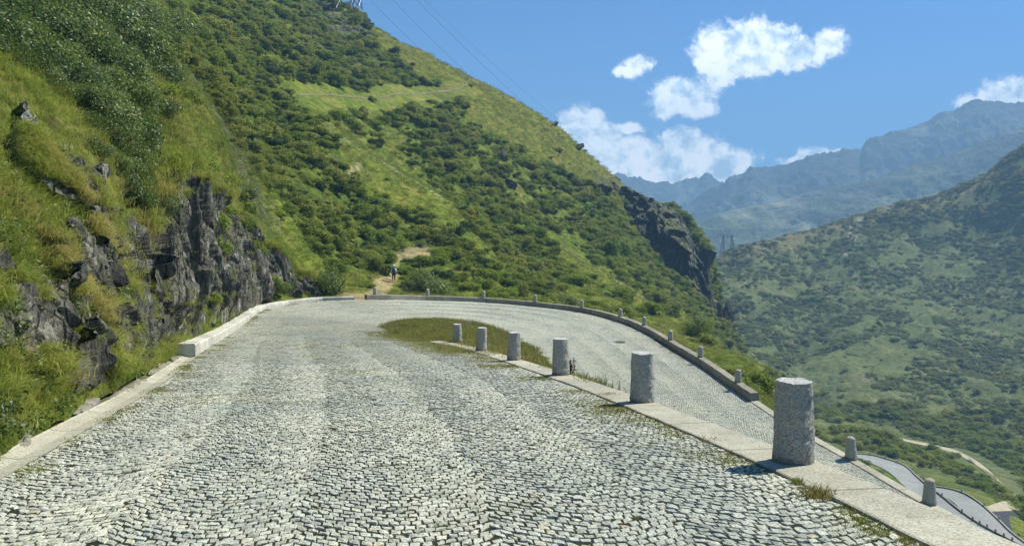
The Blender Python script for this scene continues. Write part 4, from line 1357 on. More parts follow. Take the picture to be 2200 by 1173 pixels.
cliff_net = [
    [(1300, 560, 246), (1302, 500, 250), (1306, 440, 256), (1312, 392, 262)],
    [(1335, 600, 242), (1335, 520, 248), (1338, 450, 256), (1345, 405, 262)],
    [(1385, 620, 238), (1385, 560, 244), (1382, 480, 250), (1385, 427, 259)],
    [(1430, 640, 234), (1432, 580, 240), (1430, 500, 246), (1430, 438, 256)],
    [(1470, 665, 227), (1472, 610, 233), (1470, 540, 240), (1464, 462, 253)],
    [(1500, 690, 223), (1502, 640, 229), (1500, 580, 237), (1492, 500, 250)],
    [(1535, 722, 221), (1525, 660, 229), (1517, 600, 240), (1512, 520, 250)],
    [(1562, 728, 226), (1547, 670, 236), (1518, 610, 247), (1524, 548, 256)],
    [(1575, 735, 240), (1556, 690, 252), (1524, 622, 262), (1526, 562, 272)]]
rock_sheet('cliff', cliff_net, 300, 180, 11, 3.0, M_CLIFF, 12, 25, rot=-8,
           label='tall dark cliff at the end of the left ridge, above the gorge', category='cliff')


SHEETS = [
    ([[(-60, 740), (-60, 640), (-60, 540)], [(10, 730), (8, 630), (4, 545)], [(45, 740), (42, 680), (40, 640)]], .55, .20, M_ROCK, 'black broken rock at the left edge of the photo'),
    ([[(28, 700), (26, 630), (24, 588)], [(80, 745), (72, 650), (62, 580)], [(118, 800), (108, 690), (98, 600)], [(150, 770), (142, 705), (128, 650)]], .6, .26, M_ROCK, 'large dark rock with a streaked grey face low on the left bank'),
    ([[(132, 660), (128, 560), (124, 470)], [(172, 690), (160, 590), (150, 480)], [(212, 690), (200, 610), (185, 540)], [(255, 670), (248, 610), (240, 575)]], .6, .26, M_ROCK, 'jointed grey rock rising to the jutting boulder on the left bank'),
    ([[(175, 840), (176, 770), (180, 690)], [(225, 825), (226, 750), (232, 660)], [(280, 800), (280, 700), (285, 610)], [(345, 775), (340, 660), (335, 520)]], .7, .30, M_ROCK, 'broken dark rocks between the bank and the left end of the rock wall'),
    ([[(58, 330), (50, 270), (42, 222)], [(95, 385), (80, 310), (68, 240)], [(128, 410), (110, 345), (92, 285)]], .5, .16, M_ROCKL, 'pale lichen-spotted slab in dry grass at the upper left'),
    ([[(128, 410), (118, 360), (108, 315)], [(180, 430), (168, 385), (155, 330)], [(236, 450), (224, 400), (205, 362)]], .6, .25, M_ROCK, 'shaded rock ledge below the alder thicket'),
    ([[(215, 560), (208, 500), (200, 440)], [(262, 610), (250, 530), (240, 450)], [(318, 640), (308, 540), (300, 450)], [(352, 600), (345, 500), (335, 420)]], .7, .32, M_ROCK, 'brown weathered rock joining the thicket to the rock wall')]
for k, (net, size, amp, mt, lb) in enumerate(SHEETS):
    rock_sheet('rock_ledge', net, 300, 120, size, amp, mt, 150 + 7 * k, 1.2, rot=-24, label=lb, category='rock ledge')
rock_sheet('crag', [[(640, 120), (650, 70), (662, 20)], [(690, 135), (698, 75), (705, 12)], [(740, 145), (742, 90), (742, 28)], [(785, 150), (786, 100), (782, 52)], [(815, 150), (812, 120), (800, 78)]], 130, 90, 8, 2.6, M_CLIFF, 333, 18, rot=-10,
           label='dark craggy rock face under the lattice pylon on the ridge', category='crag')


def boulder_mesh(w, dp, h, seed, mat, cuts=16, res=(64, 44), fine=1.0):
    r_ = np.random.default_rng(seed)
    nt, nz = res
    th = np.linspace(0, 2 * np.pi, nt, endpoint=False)
    ph = np.linspace(0.02, np.pi - .02, nz)
    Pp, T = np.meshgrid(ph, th, indexing='ij')
    v = np.stack([np.sin(Pp) * np.cos(T), np.sin(Pp) * np.sin(T), np.cos(Pp)], -1).reshape(-1, 3)
    for _ in range(cuts):
        n = r_.normal(0, 1, 3)
        n /= np.linalg.norm(n)
        c = r_.uniform(.52, .86)
        e = np.clip(v @ n - c, 0, None)
        v = v - e[:, None] * n[None] * .96
    v += v * (fbm(v * 2.4 + seed, 4, .55, seed)[:, None] * .12 + (facet(v + seed, .34, 1.8, .09, .10, seed))[:, None])
    v = v * np.array([w, dp, h]) * .62
    r, c = np.meshgrid(np.arange(nz - 1), np.arange(nt), indexing='ij')
    c2 = (c + 1) % nt
    q = np.stack([r * nt + c, (r + 1) * nt + c, (r + 1) * nt + c2, r * nt + c2], -1).reshape(-1, 4)
    i = np.arange(nt)
    v = np.concatenate([v, v[:nt].mean(0)[None], v[-nt:].mean(0)[None]])
    tr = np.concatenate([np.stack([np.full(nt, len(v) - 2), i, (i + 1) % nt], 1),
                         np.stack([np.full(nt, len(v) - 1), (nz - 1) * nt + (i + 1) % nt, (nz - 1) * nt + i], 1)])
    return mesh_np('rock_outcrop', v, q, tr, (mat,), smooth=False)


ROCKS = [  # px, py, width px, height px, roll deg, material, label, push
    
    (203, 385, 44, 66, -20, M_ROCK, "dark jutting rock under the overhanging alder on the left bank", .35),
    (214, 610, 84, 92, 18, M_ROCKL, "big grey boulder jutting out of the middle of the left bank", .6),
    (196, 800, 34, 62, 5, M_ROCKL, "small grey rock nearest the kerb on the left bank", .2),
    (216, 745, 26, 92, -16, M_ROCK, "thin slanting rock beside the smallest rock near the kerb", .2),
    (212, 692, 24, 50, -30, M_ROCKL, "short pale stone below the big jutting boulder", .2),
    (254, 690, 34, 24, 24, M_ROCKL, "flat pale stone lying right of the jutting boulder", .25),
    (312, 765, 30, 80, -25, M_ROCK, "slanting slab at the left foot of the rock face", .25),
    (232, 460, 22, 60, -20, M_ROCK, "small dark rock in the grass below the alder", .2),
    (327, 62, 22, 9, 20, M_ROCKL, "small pale stone high on the slope, the upper one of two", .5),
    (388, 128, 20, 12, 20, M_ROCKL, "small white stone high on the slope, the lower one of two", .5),
    (1075, 340, 36, 44, -25, M_CLIFF, "dark rock patch in scrub on the middle of the ridge flank", 2),
    (1095, 400, 30, 30, -15, M_CLIFF, "small dark rock lower on the ridge flank", 2),
    (1240, 320, 30, 14, 35, M_CLIFF, "low rocks on the skyline between the ridge top and the cliff", 2),
    (1190, 270, 30, 10, 35, M_CLIFF, "small jagged rocks on the skyline of the ridge", 2),
    (1290, 415, 70, 46, 40, M_CLIFF, "grey rock slab above the left end of the cliff", 3),
    (1410, 560, 26, 14, 25, M_ROCKL, "pale boulder lying at the foot of the dark cliff", 2),
    (1310, 521, 7, 6, 0, M_ROCKL, "tiny white boulder on the green slope left of the cliff", 1),
    (1560, 690, 30, 80, -12, M_CLIFF, "pale jointed rock pillar below the right end of the cliff", 3)]
for i, (px, py, w, h, roll, mt, lb, push) in enumerate(ROCKS):
    p = hit(px, py)
    if p is None:
        continue
    d = p[1]
    me = boulder_mesh(w / F * d, (w + h) * .5 / F * d * .9, h / F * d, 400 + i, mt, res=(84, 60) if w * h > 3000 else (40, 28))
    p = p * (1 + push * .25 / d)
    o = link('rock_outcrop', me, loc=p, label=lb, category='rock')
    o.rotation_euler = (0, R(-roll), R(random.uniform(-15, 15)))


# ------------------------------------------------------------------ vegetation prototypes
PROTO = bpy.data.collections.new("prototypes")        # never linked to the scene: only instanced


def leaf_quads(c, nrm, size, rnd, asp=.6):
    n = len(c)
    t = rnd.normal(0, 1, (n, 3))
    t -= (t * nrm).sum(1)[:, None] * nrm
    t /= np.linalg.norm(t, axis=1)[:, None] + 1e-9
    b = np.cross(nrm, t)
    s = size * rnd.uniform(.6, 1.3, n)[:, None]
    v = np.stack([c - t * s, c + b * s * asp, c + t * s, c - b * s * asp], 1)
    return v.reshape(-1, 3), np.arange(n * 4).reshape(-1, 4)


def bush_np(Rr, nleaf, leaf, seed, flat=.85, lobes=9):
    r_ = np.random.default_rng(seed)
    lc = np.stack([r_.normal(0, .52, lobes), r_.normal(0, .52, lobes), r_.uniform(.12, .9, lobes)], 1) * Rr
    lc[:, 2] *= flat
    lr = r_.uniform(.20, .55, lobes) * Rr
    k = r_.choice(lobes, nleaf, p=lr ** 2 / (lr ** 2).sum())
    dirs = r_.normal(0, 1, (nleaf, 3))
    dirs[:, 2] += .25
    dirs /= np.linalg.norm(dirs, axis=1)[:, None]
    rad = lr[k] * r_.uniform(.25, 1, nleaf) ** .38
    c = lc[k] + dirs * rad[:, None]
    c += r_.normal(0, .085 * Rr, c.shape)
    c = c[c[:, 2] > -.1 * Rr]
    dirs = r_.normal(0, .8, c.shape) + (c - np.array([0, 0, .3 * Rr])) / Rr + np.array([0, 0, .5])
    dirs /= np.linalg.norm(dirs, axis=1)[:, None]
    return leaf_quads(c, dirs, leaf, r_)


def stems_mesh(Rr, seed, n=7):
    r_ = np.random.default_rng(seed)
    A = Acc()
    for i in range(n):
        a = r_.uniform(0, 6.28)
        L = Rr * r_.uniform(.7, 1.15)
        t = np.linspace(0, 1, 7)
        out = r_.uniform(.25, .75)
        p = np.stack([np.cos(a) * out * L * t + r_.normal(0, .03, 7) * Rr, np.sin(a) * out * L * t + r_.normal(0, .03, 7) * Rr, L * t ** .8 - .15], 1)
        v, q = tube_np(p, .028 * Rr * (1 - .75 * t) + .004, 5)
        A.add(v, q)
    return A.mesh('stem', (M_STEM,), smooth=True)


def tuft_mesh(name, nb, length, width, spread, seed, mat, lean=.5, segs=3):
    r_ = np.random.default_rng(seed)
    t = np.linspace(0, 1, segs + 1)
    az = r_.uniform(0, 6.283, nb)
    L = length * r_.uniform(.5, 1.15, nb)
    b0 = np.stack([r_.normal(0, spread, nb), r_.normal(0, spread, nb), np.zeros(nb) - .02], 1)
    bend = r_.uniform(.25, .9, nb) * length
    dx, dy = np.cos(az) * bend * .7 + lean * length, np.sin(az) * bend * .7
    px_ = b0[:, None, 0] + dx[:, None] * t[None] ** 1.7
    py_ = b0[:, None, 1] + dy[:, None] * t[None] ** 1.7
    pz_ = b0[:, None, 2] + (L[:, None] * (t - .42 * t ** 2.2 * (1 + abs(lean) * .6))[None])
    sa = r_.uniform(0, 6.283, nb)
    wd = width * (1 - t ** 1.5 * .93)
    ox, oy = np.cos(sa)[:, None] * wd[None], np.sin(sa)[:, None] * wd[None]
    lft = np.stack([px_ - ox, py_ - oy, pz_], -1)
    rgt = np.stack([px_ + ox, py_ + oy, pz_], -1)
    V = np.stack([lft, rgt], 2).reshape(-1, 3)         # nb, segs+1, 2
    b = np.arange(nb)[:, None] * (segs + 1) * 2 + np.arange(segs)[None] * 2
    q = np.stack([b, b + 1, b + 3, b + 2], -1).reshape(-1, 4)
    return mesh_np(name, V, q, None, (mat,), smooth=True)


def proto_coll(name, meshes):
    c = bpy.data.collections.new(name)
    for i, me in enumerate(meshes):
        o = bpy.data.objects.new(name, me)
        c.objects.link(o)
    return c


def scatter(name, pts, rot, scl, coll, nproto, **tags):
    n = len(pts)
    me = bpy.data.meshes.new(name)
    me.vertices.add(n)
    me.vertices.foreach_set('co', np.asarray(pts, np.float32).ravel())
    a = me.attributes.new('rot', 'FLOAT_VECTOR', 'POINT')
    a.data.foreach_set('vector', np.asarray(rot, np.float32).ravel())
    a = me.attributes.new('scl', 'FLOAT_VECTOR', 'POINT')
    scl = np.asarray(scl, np.float32)
    sv_ = scl if scl.ndim == 2 else np.repeat(scl[:, None], 3, 1)
    a.data.foreach_set('vector', np.ascontiguousarray(sv_, dtype=np.float32).ravel())
    a = me.attributes.new('pick', 'INT', 'POINT')
    a.data.foreach_set('value', rng.integers(0, nproto, n).astype(np.int32))
    o = link(name, me, kind='stuff', **tags)
    ng = bpy.data.node_groups.new(name, 'GeometryNodeTree')
    ng.interface.new_socket('Geometry', in_out='INPUT', socket_type='NodeSocketGeometry')
    ng.interface.new_socket('Geometry', in_out='OUTPUT', socket_type='NodeSocketGeometry')
    N = ng.nodes
    gi, go = N.new('NodeGroupInput'), N.new('NodeGroupOutput')
    ci = N.new('GeometryNodeCollectionInfo')
    ci.inputs['Collection'].default_value = coll
    ci.inputs['Separate Children'].default_value = True
    ci.inputs['Reset Children'].default_value = True
    ip = N.new('GeometryNodeInstanceOnPoints')
    ip.inputs['Pick Instance'].default_value = True
    L = ng.links.new
    L(gi.outputs[0], ip.inputs['Points'])
    L(ci.outputs[0], ip.inputs['Instance'])
    for nm, ty, sock in (('rot', 'FLOAT_VECTOR', 'Rotation'), ('scl', 'FLOAT_VECTOR', 'Scale'), ('pick', 'INT', 'Instance Index')):
        na = N.new('GeometryNodeInputNamedAttribute')
        na.data_type = ty
        na.inputs['Name'].default_value = nm
        L(na.outputs[0], ip.inputs[sock])
    L(ip.outputs[0], go.inputs[0])
    md = o.modifiers.new('scatter', 'NODES')
    md.node_group = ng
    return o


# sampling of points on the terrain by real ground area
CELLA = AREA.ravel()
NCOL, NROW = GD.shape
NRM = NN.reshape(-1, 3) * np.sign(NN.reshape(-1, 3)[:, 2])[:, None]
inner_cell = np.ones((NCOL, NROW), bool)
inner_cell[-1, :] = inner_cell[:, -1] = inner_cell[0, :] = inner_cell[:, 0] = False
inner_cell = inner_cell.ravel()
G3 = np.stack([GX, GD, GZ], -1)


def sample(density, seed):
    """density per m2 at every grid vertex -> points, normals, index"""
    r_ = np.random.default_rng(seed)
    lam = density * CELLA * inner_cell
    cnt = r_.poisson(np.clip(lam, 0, 60))
    idx = np.repeat(np.arange(len(cnt)), cnt)
    i, j = idx // NROW, idx % NROW
    fi, fj = r_.random(len(idx)), r_.random(len(idx))
    a = G3[i, j] * ((1 - fi) * (1 - fj))[:, None] + G3[i + 1, j] * (fi * (1 - fj))[:, None] + G3[i, j + 1] * ((1 - fi) * fj)[:, None] + G3[i + 1, j + 1] * (fi * fj)[:, None]
    return a, NRM[idx], idx


def downhill_yaw(nr, r_, spread):
    return np.arctan2(nr[:, 1], nr[:, 0]) + r_.normal(0, spread, len(nr))


infr = (fpx > -130) & (fpx < 2330)
r0 = np.random.default_rng(99)
# --- near bank grass
near = infr & (fd < 38) & (fpx < 800)
gd = near * np.where(fd < 16, 34, np.where(fd < 25, 20, 11)) * np.clip(1.1 + nB * 1.4, .35, 1.5)
gd = gd * np.clip((SLOPE.ravel() - .12) * 6, .12, 1)
for net, *_ in SHEETS:
    outl = [c[0] for c in net] + list(net[-1]) + [c[-1] for c in net[::-1]] + list(net[0])[::-1]
    gd = np.where(in_poly(fpx, fpy, outl), gd * .06, gd)
pts, nr, idx = sample(gd, 1)
tufts = proto_coll('bank_grass_tuft', [tuft_mesh('bank_grass_tuft', 24, .30, .0065, .09, 1, M_GRASS, .30), tuft_mesh('bank_grass_tuft', 24, .40, .006, .10, 2, M_GRASS, .55),
                                       tuft_mesh('bank_grass_tuft', 30, .22, .007, .12, 3, M_GRASS, .2), tuft_mesh('bank_grass_tuft', 22, .5, .006, .08, 4, M_GRASS, .7)])
sc = r0.uniform(.55, 1.25, len(pts)) * np.where(pts[:, 1] < 12, .85, 1.15)
edge_d = pts[:, 1] - np.exp(np.interp(CX + F * pts[:, 0] / pts[:, 1], toe_px, toe_ld))
sc *= np.clip(.45 + edge_d * .8, .45, 1)
scatter('bank_grass', pts, np.stack([r0.normal(0, .15, len(pts)), r0.normal(0, .15, len(pts)), downhill_yaw(nr, r0, .7)], 1), sc, tufts, 4,
        label='long yellow green grass covering the near left bank', category='grass')
print('bank grass', len(pts))
# --- small leafy herbs on the bank
pts, nr, idx = sample(near * 12.0 * np.clip(nB * 3 + .15, 0, 1) * (fd < 26), 2)
herbs = []
for k in range(3):
    v, q = bush_np(.22, 90, .026, 50 + k, .9, 6)
    herbs.append(mesh_np('bank_herb', v, q, None, (M_LEAF,), smooth=False))
scatter('bank_herbs', pts, np.stack([0 * pts[:, 0], 0 * pts[:, 0], r0.uniform(0, 6.28, len(pts))], 1), r0.uniform(.6, 1.6, len(pts)), proto_coll('bank_herb', herbs), 3,
        label='low leafy herbs growing among the grass of the near left bank', category='herbs')
# --- grass tufts on rock ledges
RFp = RF.reshape(-1, 3)
sel = r0.choice(len(RFp), 2600)
kp = (fbm(RFp[sel] / 1.6, 3, seed=61) > .24)
pts = RFp[sel][kp]
scatter('ledge_grass', pts, np.stack([0 * pts[:, 0], .3 + 0 * pts[:, 0], r0.normal(-.9, .6, len(pts))], 1), r0.uniform(.5, 1.3, len(pts)), tufts, 4,
        label='tufts of grass hanging on the ledges of the dark rock face', category='grass')
lt_pts = []
for k, (net, size, amp, mt_, lb) in enumerate(SHEETS):
    Gs = bilerp_net([[(x, y, (hit(x, y)[1] - 1.1)) for x, y in c] for c in net], 40, 30).reshape(-1, 3)
    kp = fbm(Gs / .8, 3, seed=71) > .10
    lt_pts.append(Gs[kp])
lt_pts = np.concatenate(lt_pts)
scatter('ledge_grass', lt_pts, np.stack([0 * lt_pts[:, 0], .25 + 0 * lt_pts[:, 0], r0.normal(-.7, .6, len(lt_pts))], 1), r0.uniform(.45, 1.1, len(lt_pts)), tufts, 4,
        label='tufts of yellow grass growing out of the rock ledges on the near left bank', category='grass')
# overhanging grass fringe on top of the rock face
top = RF[:, -1]
tp = np.repeat(top, 3, 0) + r0.normal(0, .22, (len(top) * 3, 3)) + np.array([-.1, .25, -.02])
scatter('ledge_grass', tp, np.stack([0 * tp[:, 0], .2 + 0 * tp[:, 0], r0.normal(-.8, .6, len(tp))], 1), r0.uniform(.8, 1.7, len(tp)), tufts, 4,
        label='fringe of long grass hanging over the top edge of the rock face', category='grass')
# --- slope grass, middle distance
mid = infr & (fd >= 34) & (fd < 300) & (~dirt)
gd = mid * np.interp(fd, [34, 60, 100, 160, 300], [5.5, 3.0, 1.5, .75, .30]) * np.clip(1.15 - dens * .9, .15, 1.2) * np.clip((SLOPE.ravel() - .1) * 4, .1, 1) * (flat > .5)
pts, nr, idx = sample(gd, 3)
mt = proto_coll('slope_grass_tuft', [tuft_mesh('slope_grass_tuft', 26, .42, .016, .22, 11, M_GRASS_MID, .35, 2), tuft_mesh('slope_grass_tuft', 26, .5, .016, .28, 12, M_GRASS_MID, .6, 2),
                                     tuft_mesh('slope_grass_tuft', 30, .34, .018, .30, 13, M_GRASS_MID, .2, 2)])
scatter('slope_grass', pts, np.stack([0 * pts[:, 0], 0 * pts[:, 0], downhill_yaw(nr, r0, .5)], 1),
        r0.uniform(.6, 1.2, len(pts)) * np.interp(pts[:, 1], [34, 100, 300], [.9, 1.25, 2.3]), mt, 3,
        label='rough alpine grass covering the steep left hillside', category='grass')
print('slope grass', len(pts))
# --- scrub
MM = (M_LEAF_FAR, M_LEAF_FAR, M_LEAF_DARK, M_LEAF_LIGHT, M_LEAF_FAR, M_LEAF_FAR, M_LEAF_FAR)
mesh_mid = [mesh_np('foliage', *bush_np(1.0, 1300 + 150 * k, .085, 70 + k, (.85, .6, .55, 1.05, .75, .95, .5)[k], 5 + k), None, (MM[k],), smooth=False) for k in range(7)]
mesh_far = [mesh_np('foliage', *bush_np(1.0, 320, .17, 80 + k, .38), None, (M_LEAF_VALLEY,), smooth=False) for k in range(4)]
mesh_low = [mesh_np('foliage', *bush_np(1.0, 420, .16, 85 + k, .7), None, (M_LEAF_FAR,), smooth=False) for k in range(4)]
pts, nr, idx = sample(infr * (fd >= 36) * (fd < 300) * dens * np.interp(fd, [36, 80, 160, 300], [1.15, 1.0, .72, .5]), 4)
keep = dens[idx] > .12
pts, nr = pts[keep], nr[keep]
sz = r0.uniform(.35, 1.18, len(pts)) ** 2.1 * np.interp(pts[:, 1], [36, 80, 160, 300], [.68, 1.0, 1.45, 1.8])
ppx = CX + F * pts[:, 0] / pts[:, 1]
ppy = HY - F * pts[:, 2] / pts[:, 1]
vis = (ppx > -20) & (ppx < 1660) & (ppy > -30)
score = np.where(vis & (pts[:, 1] < 135), sz / pts[:, 1], 0)
order = np.argsort(-score)
IND = order[:150]
rest = np.ones(len(pts), bool)
rest[IND] = False
scatter('hillside_scrub', pts[rest], np.stack([0 * pts[rest][:, 0], 0 * pts[rest][:, 0], r0.uniform(0, 6.28, rest.sum())], 1), sz[rest][:, None] * r0.uniform((.8, .8, .5), (1.5, 1.2, .95), (rest.sum(), 3)),
        proto_coll('scrub_bush', mesh_mid), 7, label='dense dark green alder scrub covering the left hillside', category='scrub')
print('scrub', rest.sum())
stem_protos = [stems_mesh(1.0, 5 + k) for k in range(3)]
for k, i in enumerate(IND):
    rt = bpy.data.objects.new('alder_bush', None)
    COL.objects.link(rt)
    rt.location = pts[i] - np.array([0, 0, .08])
    rt.rotation_euler = (0, 0, random.uniform(0, 6.28))
    rt.scale = (sz[i] * random.uniform(.85, 1.3), sz[i] * random.uniform(.85, 1.15), sz[i] * random.uniform(.65, 1.0))
    rt['label'] = 'rounded dark green alder bush in the scrub of the left hillside'
    rt['category'] = 'bush'
    rt['group'] = 'alder bushes on the left hillside'
    for nm, me in (('foliage', mesh_mid[(0, 1, 4, 5)[k % 4]]), ('stems', stem_protos[k % 3])):
        c = bpy.data.objects.new(nm, me)
        COL.objects.link(c)
        c.parent = rt
pts, nr, idx = sample(infr * (fd >= 300) * (fd < 700) * np.clip(dens * 1.5 - .25, .03, 1.2) * .30, 5)
sz = r0.uniform(.3, 1.3, len(pts)) ** 2 * 1.35
scatter('valley_scrub', pts, np.stack([0 * sz, 0 * sz, r0.uniform(0, 6.28, len(pts))], 1), sz[:, None] * r0.uniform((.8, .8, .5), (1.6, 1.2, 1.1), (len(sz), 3)), proto_coll('far_scrub_bush', mesh_far), 4,
        label='dark scrub scattered over the far slope across the valley', category='scrub')
print('valley scrub', len(pts))
pts, nr, idx = sample(infr * (fd >= 26) * (fd < 300) * (fpx > 1640) * (flat > .6) * .30 * np.clip(nA * 2 + .8, .1, 1), 6)
qx, qy = CX + F * pts[:, 0] / pts[:, 1], HY - F * pts[:, 2] / pts[:, 1]
bad = in_poly(qx, qy, [(1790, 966), (1900, 970), (1975, 1002), (2015, 1036), (2060, 1050), (2110, 1078), (2150, 1092), (2350, 1080), (2350, 1400), (1700, 1400)]) | ((pts[:, 1] < 150) & (qx > 1750))
pcx, pcy = np.array([a for a, b in PATH_C], float), np.array([b for a, b in PATH_C], float)
dyp = qy - np.interp(qx, pcx, pcy)
bad |= (qx > 1770) & (dyp > -4) & (dyp < 30) & (pts[:, 1] > 100)
pts = pts[~bad]
sz = r0.uniform(.5, 1.3, len(pts)) * 1.0
scatter('gorge_scrub', pts, np.stack([0 * sz, 0 * sz, r0.uniform(0, 6.28, len(pts))], 1), sz, proto_coll('gorge_scrub_bush', mesh_far + mesh_low[:1]), 4,
        label='green scrub round the distant lower bends at the right', category='scrub')
print('gorge scrub', len(pts))

# --- big near alders on the bank, upper left
mesh_near = [mesh_np('foliage', *bush_np(1.0, 5200, .042, 90 + k, .8, 12), None, (M_LEAF,), smooth=False) for k in range(4)]
ALD = [(30, 60, 95), (90, 95, 90), (150, 60, 95), (60, 20, 100), (220, 30, 95), (200, 110, 85), (130, 160, 80), (250, 170, 75), (200, 215, 75), (260, 240, 70),
       (285, 290, 70), (300, 345, 66), (270, 325, 60), (320, 395, 50), (230, 280, 55), (300, 200, 60), (300, 90, 80), (20, 110, 70), (170, 10, 90), (290, 10, 80), (330, 130, 60), (120, 20, 90), (262, 385, 34)]
rA = np.random.default_rng(4)
AREG = [(0, 0), (0, 120), (60, 145), (130, 215), (195, 300), (230, 380), (270, 425), (330, 430), (350, 370), (330, 310), (300, 240), (280, 180), (330, 110), (380, 40), (340, 0)]
while len(ALD) < 58:
    x_, y_ = rA.uniform(0, 380), rA.uniform(0, 430)
    if in_poly(np.array([x_]), np.array([y_]), AREG)[0]:
        ALD.append((x_, y_, rA.uniform(34, 62)))
for k, (px, py, rp) in enumerate(ALD):
    p = hit(px, py + rp * .35)
    rr = rp / F * p[1] * .95
    rt = bpy.data.objects.new('alder_shrub', None)
    COL.objects.link(rt)
    rt.location = p + np.array([0, 0, -.35 * rr])
    rt.rotation_euler = (R(random.uniform(-8, 8)), R(random.uniform(8, 28)), random.uniform(0, 6.28) * 0 + random.uniform(-1, 1))
    rt.scale = (rr,) * 3
    rt['label'] = 'large leafy alder shrub in the thicket at the upper left of the bank'
    rt['category'] = 'shrub'
    rt['group'] = 'alder thicket on the near bank'
    for nm, me in (('foliage', mesh_near[k % 4]), ('stems', stem_protos[k % 3])):
        c = bpy.data.objects.new(nm, me)
        COL.objects.link(c)
        c.parent = rt

# --- single bushes one can point to
SPEC = [(908, 622, 44, 'round dark green bush right of the hiker, above the parapet', 'bush'),
        (720, 628, 46, 'dark green bush at the left of the trail opening, beyond the white wall', 'bush'),
        (868, 622, 18, 'small bush directly below the hiker beside the trail', 'bush'),
        (815, 560, 22, 'dark bush up the slope left of the hiker', 'bush'),
        (1012, 186, 7, 'lone small bush on the skyline where the upper trail ends', 'bush'),
        (800, 218, 9, 'small bush hiding a bit of the upper trail', 'bush'),
        (905, 530, 12, 'small dark bush on the bare patch above the hiker', 'bush'),
        (1212, 655, 26, 'round bush in the gully left of the grassy spur', 'bush'),
        (1495, 722, 30, 'dark green tree at the foot of the cliff', 'tree'),
        (1300, 545, 34, 'leafy green tree on the slope left of the cliff', 'tree'),
        (1335, 540, 26, 'smaller green tree right of the leafy tree by the cliff', 'tree')]
for k, (px, py, rp, lb, cat) in enumerate(SPEC):
    p = hit(px, py, 55)
    if p is None:
        continue
    rr = rp / F * p[1]
    rt = bpy.data.objects.new('tree' if cat == 'tree' else 'round_bush', None)
    COL.objects.link(rt)
    rt.location = p + np.array([0, 0, -.1 * rr])
    rt.scale = (rr, rr, rr * (1.35 if cat == 'tree' else 1.0))
    rt.rotation_euler = (0, 0, k)
    rt['label'] = lb
    rt['category'] = cat
    for nm, me in (('crown' if cat == 'tree' else 'foliage', mesh_mid[(0, 4, 5)[k % 3]] if p[1] > 100 else mesh_near[k % 4]), ('trunk' if cat == 'tree' else 'stems', stem_protos[k % 3])):
        c = bpy.data.objects.new(nm, me)
        COL.objects.link(c)
        c.parent = rt

# --- island grass and verge grass
tIs = np.repeat(tt, m_i)
okI = np.where((ISL[:, 1] > 20))[0]
GI = ISL.reshape(n_i, m_i, 3)
iu = r0.random(9000) * (n_i - 2)
iv = r0.random(9000) * (m_i - 1.001)
i0, j0 = iu.astype(int), iv.astype(int)
fu, fv = (iu - i0)[:, None], (iv - j0)[:, None]
pi_ = GI[i0, j0] * (1 - fu) * (1 - fv) + GI[i0 + 1, j0] * fu * (1 - fv) + GI[i0, j0 + 1] * (1 - fu) * fv + GI[i0 + 1, j0 + 1] * fu * fv
width_i = np.linalg.norm(GI[i0, -1] - GI[i0, 0], axis=1)
pi_ += np.stack([r0.normal(0, .16, 9000), r0.normal(0, .16, 9000), 0 * iu], 1) * (r0.random(9000) < .5)[:, None]
pi_ = pi_[(pi_[:, 1] > 16) & (r0.random(9000) < np.clip(width_i / 5, .12, 1))]
isl_t = proto_coll('island_grass_tuft', [tuft_mesh('island_grass_tuft', 34, .34, .009, .16, 21 + k, M_GRASS_MID if k == 1 else M_DRY, .1) for k in range(3)])
scatter('island_grass', pi_, np.stack([0 * pi_[:, 0], 0 * pi_[:, 0], r0.uniform(0, 6.28, len(pi_))], 1), r0.uniform(.4, 1.5, len(pi_)) * (.75 + .5 * fbm(pi_ * .8, 3, seed=3)), isl_t, 3,
        label='dry olive grass covering the island inside the bend', category='grass')
fl = []
for k, cc in enumerate(((.80, .80, .74), (.75, .55, .06), (.42, .25, .45))):
    A = Acc()
    r_ = np.random.default_rng(k)
    for _ in range(5):
        x_, y_, h_ = r_.normal(0, .07), r_.normal(0, .07), r_.uniform(.18, .38)
        v, q = tube_np(np.array([(x_, y_, 0), (x_ + .01, y_, h_ * .6), (x_ + .03, y_, h_)]), .0025, 4)
        A.add(v, q)
        nn_ = r_.normal(0, .5, (6, 3)) + np.array([0, -.3, 1])
        nn_ /= np.linalg.norm(nn_, axis=1)[:, None]
        v, q = leaf_quads(np.array([x_ + .03, y_, h_]) + r_.normal(0, .008, (6, 3)), nn_, .014, r_)
        A.add(v, q)
    fl.append(A.mesh('wildflower', (finish(*material('petals'), cc, .7, transl=.3),), smooth=False))
pf, nf_, _i = sample(near * 2.0 * (fd < 20) * np.clip(nA * 2 + .6, 0, 1), 41)
pf = np.concatenate([pf, pi_[::28]])
scatter('wildflowers', pf, np.stack([0 * pf[:, 0], 0 * pf[:, 0], r0.uniform(0, 6.28, len(pf))], 1), r0.uniform(.35, .75, len(pf)), proto_coll('wildflower', fl), 3,
        label='tiny white and yellow wildflowers dotted in the grass', category='flowers')
verge_t = proto_coll('verge_grass_tuft', [tuft_mesh('verge_grass_tuft', 26, .07, .0042, .055, 31 + k, M_GRASS_MID if k == 2 else M_DRY, .1) for k in range(3)])
vp = []
sI = r0.uniform(4, s_b6 + 7, 9500)
sI = sI[fbm(np.stack([sI * 1.1, 0 * sI, 0 * sI + 3], 1), 4, seed=15) > r0.uniform(-.15, .55, len(sI)) - np.interp(sI, [8, 30, s_b6], [0, .12, .35])]
u0 = np.abs(r0.normal(0, 1, len(sI)))
wI = np.linalg.norm(curve_at(OUT, S, sI) - curve_at(INN, S, sI), axis=1)
